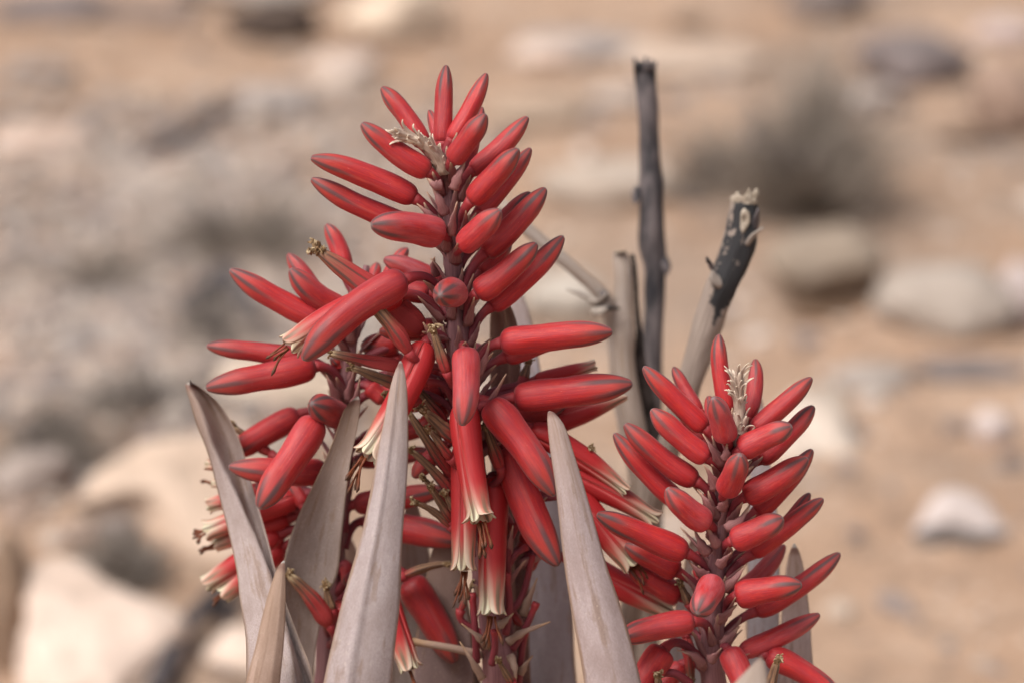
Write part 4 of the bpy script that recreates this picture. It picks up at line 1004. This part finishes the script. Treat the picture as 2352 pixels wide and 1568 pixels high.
b3('b', 8, 960, 1225, 388, 768, 190, 3, 4, {'bow': (-10, 14), 'bloom': .15, 'at': (8, 1110, 1490)})
b3('b', 8, 880, 1440, 304, 842, 172, -2, -3, {'bow': (-20, 22), 'bloom': .1, 'at': (8, 1090, 1600)})
b3('b', 8, 1010, 930, 820, 690, 120, -7, -10, {'bloom': .15, 'nobract': True})
b3('b', 8, 1175, 1312, 1292, 1010, 202, 9, 19, {'bow': (6, 0), 'bloom': .3, 'at': (8, 1180, 1420)})
b3('b', 8, 1325, 1350, 1826, 1038, 218, 5, 7, {'bow': (8, 10), 'bloom': .1, 'at': (8, 1215, 1540)})
b3('b', 8, 1410, 1470, 1862, 968, 165, -3, -5, {'bow': (24, 24), 'bloom': .1, 'at': (8, 1225, 1640)})
b3('b', 9, 1045, 320, 722, 38, 212, 8, 14, {'bow': (-6, 14), 'bloom': .45, 'at': (9, 1075, 420)})
b3('b', 9, 1560, 430, 1842, 75, 122, -6, -9, {'bow': (10, 10), 'bloom': .3, 'nobract': True})
b3('b', 9, 1375, 560, 1948, 118, 168, 0, 0, {'bow': (14, 12), 'bloom': .15, 'at': (9, 1180, 780)})
b3('b', 9, 1225, 455, 1632, 272, 212, 8, 13, {'bow': (4, -4), 'bloom': .25, 'at': (9, 1190, 560)})
b3('b', 9, 880, 550, 170, 238, 215, 6, 8, {'bow': (-4, -6), 'bloom': .1, 'at': (9, 1045, 760)})
b3('b', 9, 815, 700, 390, 480, 195, -4, -4, {'bow': (0, 8), 'bloom': .08, 'br': .9, 'at': (9, 1010, 900)})
b3('b', 9, 840, 890, 420, 640, 195, -8, -8, {'bow': (0, 8), 'bloom': .08, 'br': .85, 'at': (9, 1000, 1080)})
b3('b', 9, 1085, 770, 958, 1020, 222, 9, 21, {'bow': (4, 0), 'bloom': .85, 'at': (9, 1080, 830), 'nobract': True, 'roll': .3})
b3('b', 9, 930, 1085, 335, 1222, 208, 8, 14, {'bow': (0, -10), 'bloom': .32, 'at': (9, 1080, 1240)})
b3('b', 9, 1255, 890, 1780, 795, 222, 7, 12, {'bow': (0, 4), 'bloom': .14, 'at': (9, 1190, 1010)})
b3('b', 9, 1400, 1010, 2080, 545, 170, -4, -5, {'bow': (26, 24), 'bloom': .2, 'at': (9, 1150, 1230)})
b3('b', 9, 1240, 890, 1645, 480, 165, -12, -16, {'bow': (20, 20), 'bloom': .75, 'nobract': True, 'st': .5})
b3('b', 9, 1290, 1330, 1922, 1025, 172, 1, 0, {'bow': (0, 10), 'bloom': .55, 'at': (9, 1150, 1420), 'st': .7})
b3('b', 9, 1200, 1295, 1400, 1780, 208, 9, 16, {'bloom': .3, 'at': (9, 1170, 1290, -4), 'nobract': True})
b3('b', 9, 1495, 1345, 2080, 1720, 200, 2, 4, {'bow': (30, -30), 'bloom': .15, 'at': (9, 1190, 1390)})
b3('b', 9, 705, 1290, 420, 1780, 245, 6, 10, {'bow': (0, 0), 'bloom': .12, 'at': (9, 1015, 1430)})
b3('b', 9, 840, 1420, 620, 1680, 150, -6, -4, {'bloom': .35, 'nobract': True})
b3('b', 9, 950, 760, 1060, 480, 110, -9, -10, {'bloom': .3, 'nobract': True})
b3('b', 8, 1040, 1500, 1045, 1230, 100, -7, -9, {'bloom': .4, 'nobract': True})
w3 = lambda *a: withered(S3, *a)
w3('w', 9, 870, 1190, 915, 1560, 95, -7, -5, {'dry': -.1, 'nobract': True, 'fray': 2})
w3('w', 9, 650, 1760, 648, 1515, 90, 12, 14, {'dry': .5, 'nobract': True})
w3('w', 9, 1490, 1720, 1590, 1385, 100, 14, 18, {'dry': .45, 'nobract': True, 'fl': 1.3, 'fray': 8})
w3('w', 9, 900, 960, 830, 800, 70, -3, -2, {'dry': .6, 'nobract': True})
bare(S3, st3, 9, [(900, 1568, 6), (780, 1490, 8), (660, 1490, 8)], 0.0012)
bare(S3, st3, 9, [(1000, 760, -4), (990, 640, -4), (960, 540, -4)], 0.0010)
for i, pts in enumerate(([(1010, 1440, 6), (930, 1340, 8), (800, 1310, 8)], [(1150, 1280, 4), (1220, 1200, 5), (1290, 1120, 4)], [(1170, 850, 5), (1240, 760, 7), (1350, 630, 6)], [(1120, 660, 7), (1180, 600, 8), (1240, 530, 7)],
            [(1180, 360, 7), (1290, 290, 8), (1370, 180, 7)], [(1130, 500, 7), (1080, 430, 8), (1040, 350, 8)], [(1050, 560, 6), (980, 450, 7), (930, 350, 6)], [(1050, 740, 6), (960, 690, 7), (885, 600, 6)],
            [(1140, 220, 6), (1180, 150, 8), (1205, 80, 7)], [(1110, 1090, 5), (1190, 1030, 7), (1270, 950, 6)], [(1070, 270, 6), (1020, 140, 7), (960, 50, 5)], [(1050, 1400, 8), (1110, 1350, 9), (1150, 1290, 9)])):
    drybract(S3, st3, 9, pts, 0.00135, 'bract', i)
for i, pts in enumerate(([(1160, 1100, 6), (1080, 960, 8), (1000, 850, 7)], [(1190, 1060, 8), (1185, 1000, 9), (1190, 930, 9)], [(1240, 1240, 6), (1310, 1170, 7), (1400, 1100, 6)], [(1290, 1200, 4), (1340, 1120, 5), (1385, 1060, 4)],
            [(1110, 1290, 7), (1060, 1180, 8), (1010, 1090, 8)])):
    drybract(S3, st3, 8, pts, 0.00135, 'bract', i + 3)
for i, pts in enumerate(([(1215, 1060, 8), (1150, 1060, 9), (1100, 1010, 8)], [(1300, 1100, 8), (1340, 980, 9), (1400, 860, 8)], [(1280, 1460, 8), (1300, 1340, 9), (1330, 1190, 9)], [(1175, 1370, 6), (1100, 1290, 7), (1015, 1205, 6)], [(1240, 1300, 7), (1190, 1180, 8), (1130, 1040, 7)])):
    drybract(S1, st1, 1, pts, 0.0013, 'bract', i + 1)

# ------------------------------------------------------------------ leaves
off = lambda g, x, y: g + Vector((x, y, 0.004))
LAV, GRB = (0.44, 0.372, 0.365), (0.44, 0.355, 0.345)
leaf(plant1, 0, [(829, 918, 922), (838, 913, 926), (860, 904, 931), (900, 893, 936), (960, 882, 938), (1038, 866, 938.5), (1130, 850, 933), (1226, 829.7, 925), (1310, 806, 921), (1402, 780, 917.6), (1568, 743, 900)], (20, 34), LAV,
     off(G1, -0.03, -0.03), 0.52, 0.7, keel=(-0.32, 0.24), seed=2)
leaf(plant1, 0, [(944, 1260, 1264), (950, 1257, 1277), (979, 1258, 1298), (1038, 1264, 1318), (1126, 1277, 1345), (1292, 1295, 1392), (1402, 1313, 1429), (1568, 1341, 1474)], (18, 30), GRB,
     off(G1, 0.04, -0.02), 0.52, 0.7, keel=(-0.7, 0.15), seed=3)
def foldprof(s, sm):
    if s < sm: return 0.75 * math.sin((s + 1) / max(0.05, sm + 1) * 1.5708)
    u = (s - sm) / max(0.02, 1 - sm)
    return interp([(0, 0.75), (0.16, -0.1), (0.45, -0.95), (0.75, -0.7), (1, 0.0)], u)
ms = lambda L, m_, r_: -1 + 2 * (m_ - L) / (r_ - L)
CR = [(80, 135, 100, 100, 138), (150, 80, 112, 145, 160), (300, 118, 190, 330, 302), (480, 168, 262, 450, 480), (700, 252, 330, 540, 700), (1000, 330, 470, 620, 1000), (1350, 420, 620, 722, 1350), (1643, 480, 735, 800, 1650), (1873, 505, 800, 870, 1873), (2143, 555, 890, 965, 2143), (2511, 560, 965, 1090, 2511)]
leaf(plant2, 4, [(r_[1], r_[0] if r_[0] > 100 else 135, r_[3], r_[4]) for r_ in CR], [-26, -26, -27, -27, -27, -25, -20, -12, -4, 4, 12], (0.41, 0.335, 0.315), off(G2, -0.03, -0.03), thick=0.28, prof=foldprof,
     mids=[ms(r_[1], r_[2], r_[3]) for r_ in CR], seed=4)
leaf(plant2, 4, [(1425, 262, 1440, 264), (1345, 335, 1452, 310), (1295, 450, 1442, 430), (1250, 580, 1412, 600), (1180, 750, 1382, 740), (1085, 950, 1352, 960), (985, 1150, 1330, 1160), (890, 1400, 1305, 1380), (840, 1640, 1275, 1660), (840, 1900, 1180, 1880), (860, 2500, 1080, 2500)],
     [-10, -10, -11, -12, -13, -14, -16, -18, -21, -24, -30], (0.36, 0.29, 0.26), off(G2, 0.03, -0.01), -0.34, 0.30, seed=5)
leaf(plant2, 6, [(606, 850, 860), (622, 832, 862), (700, 787, 864), (800, 752, 868), (900, 722, 868), (1100, 670, 864), (1300, 625, 850), (1568, 550, 825)], (24, 30), (0.43, 0.305, 0.24), off(G2, 0.0, -0.05), 0.5, 0.6, keel=(0.5, 0.1), seed=6)
# leaves behind the flowers
leaf(plant1, 0, [(640, 1178, 1184), (675, 1150, 1201), (737, 1135, 1221), (810, 1135, 1236), (866, 1135, 1245), (1100, 1150, 1285), (1350, 1180, 1312), (1568, 1190, 1325)], (-70, -62), (0.40, 0.36, 0.385), off(G1, 0.03, 0.06), 0.22, 0.3, seed=7)
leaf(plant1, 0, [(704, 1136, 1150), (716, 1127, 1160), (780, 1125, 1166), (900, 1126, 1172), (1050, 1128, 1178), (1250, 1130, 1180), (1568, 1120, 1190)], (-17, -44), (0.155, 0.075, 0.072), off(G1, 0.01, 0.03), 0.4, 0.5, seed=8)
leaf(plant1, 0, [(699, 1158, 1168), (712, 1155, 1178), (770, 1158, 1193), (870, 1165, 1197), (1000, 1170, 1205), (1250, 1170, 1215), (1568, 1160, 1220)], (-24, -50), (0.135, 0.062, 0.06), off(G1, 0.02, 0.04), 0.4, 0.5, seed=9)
leaf(plant1, 7, [(380, 330, 350), (450, 285, 385), (560, 240, 440), (800, 190, 500), (1100, 140, 550), (1568, 90, 590)], (-34, -38), (0.25, 0.175, 0.165), off(G1, -0.01, 0.05), 0.15, 0.3, seed=10)  # dark tint paints in the shade behind the flowers
leaf(plant1, 0, [(1130, 945, 950), (1180, 928, 966), (1260, 918, 985), (1400, 905, 1000), (1568, 890, 1010)], (-48, -52), (0.40, 0.33, 0.30), off(G1, -0.03, 0.06), 0.2, 0.3, seed=11)
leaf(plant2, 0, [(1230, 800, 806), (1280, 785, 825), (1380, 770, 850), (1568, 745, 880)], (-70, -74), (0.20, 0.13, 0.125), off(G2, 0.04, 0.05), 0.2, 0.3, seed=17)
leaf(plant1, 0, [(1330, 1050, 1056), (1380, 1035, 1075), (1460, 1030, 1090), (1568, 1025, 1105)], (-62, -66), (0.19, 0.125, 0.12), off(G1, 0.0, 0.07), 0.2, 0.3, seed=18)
leaf(plant3, 9, [(475, 1712, 1728), (520, 1690, 1752), (600, 1665, 1782), (800, 1640, 1812), (1000, 1622, 1838), (1568, 1600, 1890)], (-36, -40), (0.57, 0.475, 0.455), off(G3, 0.05, 0.04), 0.25, 0.35, seed=12)
leaf(plant3, 8, [(545, 1450, 1458), (620, 1430, 1476), (800, 1400, 1500), (1100, 1370, 1532), (1400, 1360, 1578), (1900, 1350, 1604), (2800, 1340, 1612)], (-52, -52), (0.42, 0.385, 0.41), off(G3, 0.02, 0.06), 0.2, 0.3, seed=13)
leaf(plant3, 9, [(420, 930, 940), (500, 880, 990), (700, 850, 1060), (1100, 760, 1080), (1568, 690, 1100)], (-44, -48), (0.36, 0.32, 0.325), off(G3, -0.03, 0.06), 0.2, 0.3, seed=14)
leaf(plant3, 9, [(1358, 1450, 1462), (1385, 1425, 1475), (1450, 1360, 1495), (1568, 1250, 1512), (1750, 1120, 1530)], (74, 86), (0.42, 0.36, 0.32), off(G3, -0.01, -0.06), 0.3, 0.4, seed=15)

# ------------------------------------------------------------------ dead sticks standing behind the aloes
def stick(name, rows, mat, label, lumps=0.05, tail=(0, 0.02), thing=True, parent=None, groundless=False):
    pts = [P(x, y, dz) for x, y, w_, dz in rows]; ws = [w_ * 0.36 * (DREF - dz * .001) / 2352 * 0.5 for x, y, w_, dz in rows]
    if not groundless:
        e = pts[-1]; q = Vector((e.x + tail[0], e.y + tail[1], 0)); q.z = gh(q.x, q.y) - 0.01
        pts += [e.lerp(q, 0.5), q]; ws += [ws[-1], ws[-1] * 1.1]
    n = 70; path = spline(pts, n); par = chord(pts); tab = [(par[i], ws[i]) for i in range(len(pts))]
    L = [0.0]
    for i in range(1, n): L.append(L[-1] + (path[i] - path[i - 1]).length)
    rad = lambda t: interp(tab, t)
    sd_ = len(label)
    shp = lambda a, t: 1 + lumps * noise.noise(Vector((math.cos(a) * 1.5, math.sin(a) * 1.5 + sd_, t * 30))) * 2 + 0.03 * math.sin(7 * a + t * 9)
    v, f, a = sweep(path, rad, 24, shp)
    a = [(x, y, L[i // 24] / 0.1) for i, (x, y, z) in enumerate(a)]
    if parent is None: return mk(name, v, f, mat, None, pts[-1], ('bc', a), label=label, cat='stick')
    return mk(name, v, f, mat, parent, pts[0], ('bc', a))
def splinters(owner, c, x, y, dz, n, r, seed, L0=0.003, mat='pith', dirv=None):
    rnd = random.Random(seed); p = P(*cv(c, x, y), dz); parts = []; up = dirv or UPV
    e1 = up.orthogonal().normalized(); e2 = up.cross(e1)
    for k in range(n):
        a = 2 * math.pi * (k + rnd.random() * .6) / n; q = r * rnd.uniform(0.55, 0.95); s0 = p + (e1 * math.cos(a) + e2 * math.sin(a)) * q - up * 0.003
        L = 0.003 + L0 * rnd.random() ** 1.5; d = (up + (e1 * math.cos(a) + e2 * math.sin(a)) * rnd.uniform(-.1, .35)).normalized()
        parts.append(sweep([s0, s0 + d * L * 0.5, s0 + d * L * 0.85, s0 + d * L], lambda t: r * 0.36 * (1 - 0.75 * t), 5))
    v, f, a = join(parts); mk('splintered_end', v, f, M[mat], owner, p)
def flake(owner, c, pts, wd, mat, seed):
    Q = [P(*cv(c, x, y), dz) for x, y, dz in pts]
    v, f, a = ribbon(spline(Q, 9), lambda t: wd * interp([(0, 0.8), (0.4, 1.0), (0.8, 0.6), (1, 0.1)], t), (TOCAM + RGT * 0.3).normalized(), -0.4, 5, math.sin(seed) * 1.2)
    mk('bark_flake', v, f, M[mat], owner, Q[0], ('bc', a), solid=0.0006)
s1 = stick('charred_stick', [(1478, 146, 42, -130), (1480, 160, 49, -130), (1484, 203, 48, -130), (1488, 260, 46, -130), (1491, 320, 46, -131), (1494, 400, 52, -132), (1496, 437, 57, -132), (1496, 520, 60, -133), (1499, 574, 62, -134), (1505, 613, 51, -134), (1503, 693, 47, -135), (1499, 810, 45, -137), (1499, 940, 42, -140), (1502, 1100, 42, -146)],
           M['charred'], 'tall straight stick burnt black from end to end', 0.06)
splinters(s1, 0, 1468, 142, -128, 5, 0.0022, 4, 0.002, 'charred'); splinters(s1, 0, 1491, 142, -128, 5, 0.0022, 5, 0.002, 'charred')
flake(s1, 0, [(1468, 430, -130), (1461, 452, -129), (1459, 470, -128)], 0.0014, 'charred', 2)
flake(s1, 0, [(1524, 590, -132), (1531, 612, -131), (1531, 632, -131)], 0.0014, 'charred', 3)
s2 = stick('burnt_ended_stick', [(1708, 462, 58, -62), (1707, 490, 67, -62), (1703, 534, 76, -62), (1692, 573, 78, -62), (1677, 612, 76, -62), (1661, 651, 73, -62), (1644, 692, 69, -63), (1629, 741, 67, -64), (1600, 825, 63, -66), (1572, 912, 58, -68), (1540, 1010, 56, -72), (1505, 1130, 54, -78)],
           M['burnt'], 'leaning pale stick with a blackened broken end', 0.07, (-0.05, 0.05))
axs = (P(1712, 443, -62) - P(1703, 534, -62)).normalized()
def crown(owner, p, up, r, seed, hmax, mat):
    """ragged broken end: jagged rim round a hollow"""
    rnd = random.Random(seed); e1 = up.orthogonal().normalized(); e2 = up.cross(e1); n = 26; V, F = [], []
    hs_ = [hmax * (0.25 + 0.75 * rnd.random() ** 2) for k in range(n)]
    for q, (rr, hh) in enumerate(((0.97, -0.25), (1.0, 0.0), (0.92, 1.0), (0.66, 0.75), (0.45, -0.35), (0.12, -0.5))):
        for k in range(n):
            a = 2 * math.pi * k / n; jr = 1 + rnd.uniform(-.10, .10)
            V.append(p + (e1 * math.cos(a) + e2 * math.sin(a)) * (r * rr * jr) + up * (hh * (hs_[k] if hh > 0 else hmax) + rnd.uniform(-.1, .1) * hmax))
    for q in range(5):
        for k in range(n):
            k2 = (k + 1) % n; F.append((q * n + k, q * n + k2, (q + 1) * n + k2, (q + 1) * n + k))
    F.append(tuple(5 * n + k for k in range(n)))
    mk('splintered_end', V, F, M[mat], owner, p, smooth=False)
crown(s2, P(1709, 462, -62), axs, 0.0040, 7, 0.0040, 'pith')
def scar(owner, c, x, y, dz, hx, hy, up):
    """oval torn patch of bare pith with a hollow in it"""
    p = P(*cv(c, x, y), dz); sx = up.cross(TOCAM).normalized(); V, F = [], []; n = 22
    for q, (k_, d) in enumerate(((1.05, -0.0022), (1.0, 0.0), (0.8, 0.0003), (0.55, 0.0002), (0.2, -0.0003))):
        for j in range(n):
            a = 2 * math.pi * j / n; w_ = 1 + 0.12 * math.sin(3 * a + q)
            V.append(p + sx * (hx * k_ * w_ * math.cos(a)) + up * (hy * k_ * w_ * math.sin(a)) + TOCAM * d)
    for q in range(4):
        for j in range(n): F.append((q * n + j, q * n + (j + 1) % n, (q + 1) * n + (j + 1) % n, (q + 1) * n + j))
    F.append(tuple(4 * n + j for j in range(n)))
    mk('torn_patch', V, F, M['pith'], owner, p)
scar(s2, 10, 1920, 1335, -57.2, 0.0014, 0.0034, axs)
flake(s2, 11, [(1930, 160, -58), (1985, 90, -56.5), (2065, 20, -55)], 0.0008, 'twig', 1)
flake(s2, 10, [(1985, 1420, -59), (2015, 1330, -58), (2025, 1240, -57)], 0.0014, 'charred', 2)
flake(s2, 11, [(1745, 470, -57.5), (1690, 430, -56.5), (1660, 360, -56)], 0.0017, 'twig', 3)
flake(s2, 11, [(1665, 350, -56), (1645, 300, -55), (1625, 275, -54)], 0.0006, 'charred', 4)
flake(s2, 11, [(1640, 270, -54), (1628, 280, -54), (1615, 285, -54)], 0.0010, 'charred', 4)
s3 = stick('pale_split_stick', [(1424, 579, 30, -98), (1425, 590, 35, -98), (1431, 634, 40, -98), (1432, 693, 43, -99), (1432, 751, 50, -100), (1436, 839, 46, -102), (1458, 976, 50, -106), (1484, 1130, 48, -112), (1490, 1240, 46, -116)],
           M['pale'], 'pale upright stick with a flat cut top and dark split side', 0.04)
v, f, a = sweep([P(1424, 581, -96), P(1424, 577, -96)], lambda t: 0.0019, 14); mk('cut_face', v, f, M['pith'], s3, P(1424, 581, -96))
stick('split_bark', [(1452, 584, 12, -104), (1459, 640, 12, -104), (1462, 700, 12, -104), (1468, 760, 16, -105), (1470, 840, 30, -107), (1490, 930, 34, -110), (1500, 1040, 30, -112)], M['hollow'], 'x', 0.08, parent=s3, groundless=True)
s4 = stick('bent_stick', [(1150, 468, 26, -92), (1207, 523, 29, -93), (1262, 570, 30, -94), (1320, 620, 30, -95), (1375, 668, 32, -96), (1398, 700, 36, -98), (1404, 740, 34, -100), (1412, 800, 34, -102), (1420, 900, 36, -105), (1440, 1000, 36, -108), (1462, 1150, 36, -114)],
           M['pale'], 'thin pale stick bent sharply at a ragged dark node', 0.05)
flake(s4, 11, [(740, 640, -94), (830, 650, -92), (940, 655, -91)], 0.0010, 'hollow', 1)
flake(s4, 11, [(700, 580, -94), (770, 605, -92), (830, 560, -91), (850, 515, -91)], 0.0010, 'twig', 2)
flake(s4, 11, [(760, 600, -94), (640, 545, -95), (520, 505, -97)], 0.0007, 'twig', 3)
flake(s4, 11, [(720, 690, -94), (790, 670, -92), (860, 620, -92)], 0.0013, 'twig', 5)
flake(s4, 11, [(790, 520, -93), (830, 560, -92), (810, 610, -92)], 0.0010, 'darktwig', 6)
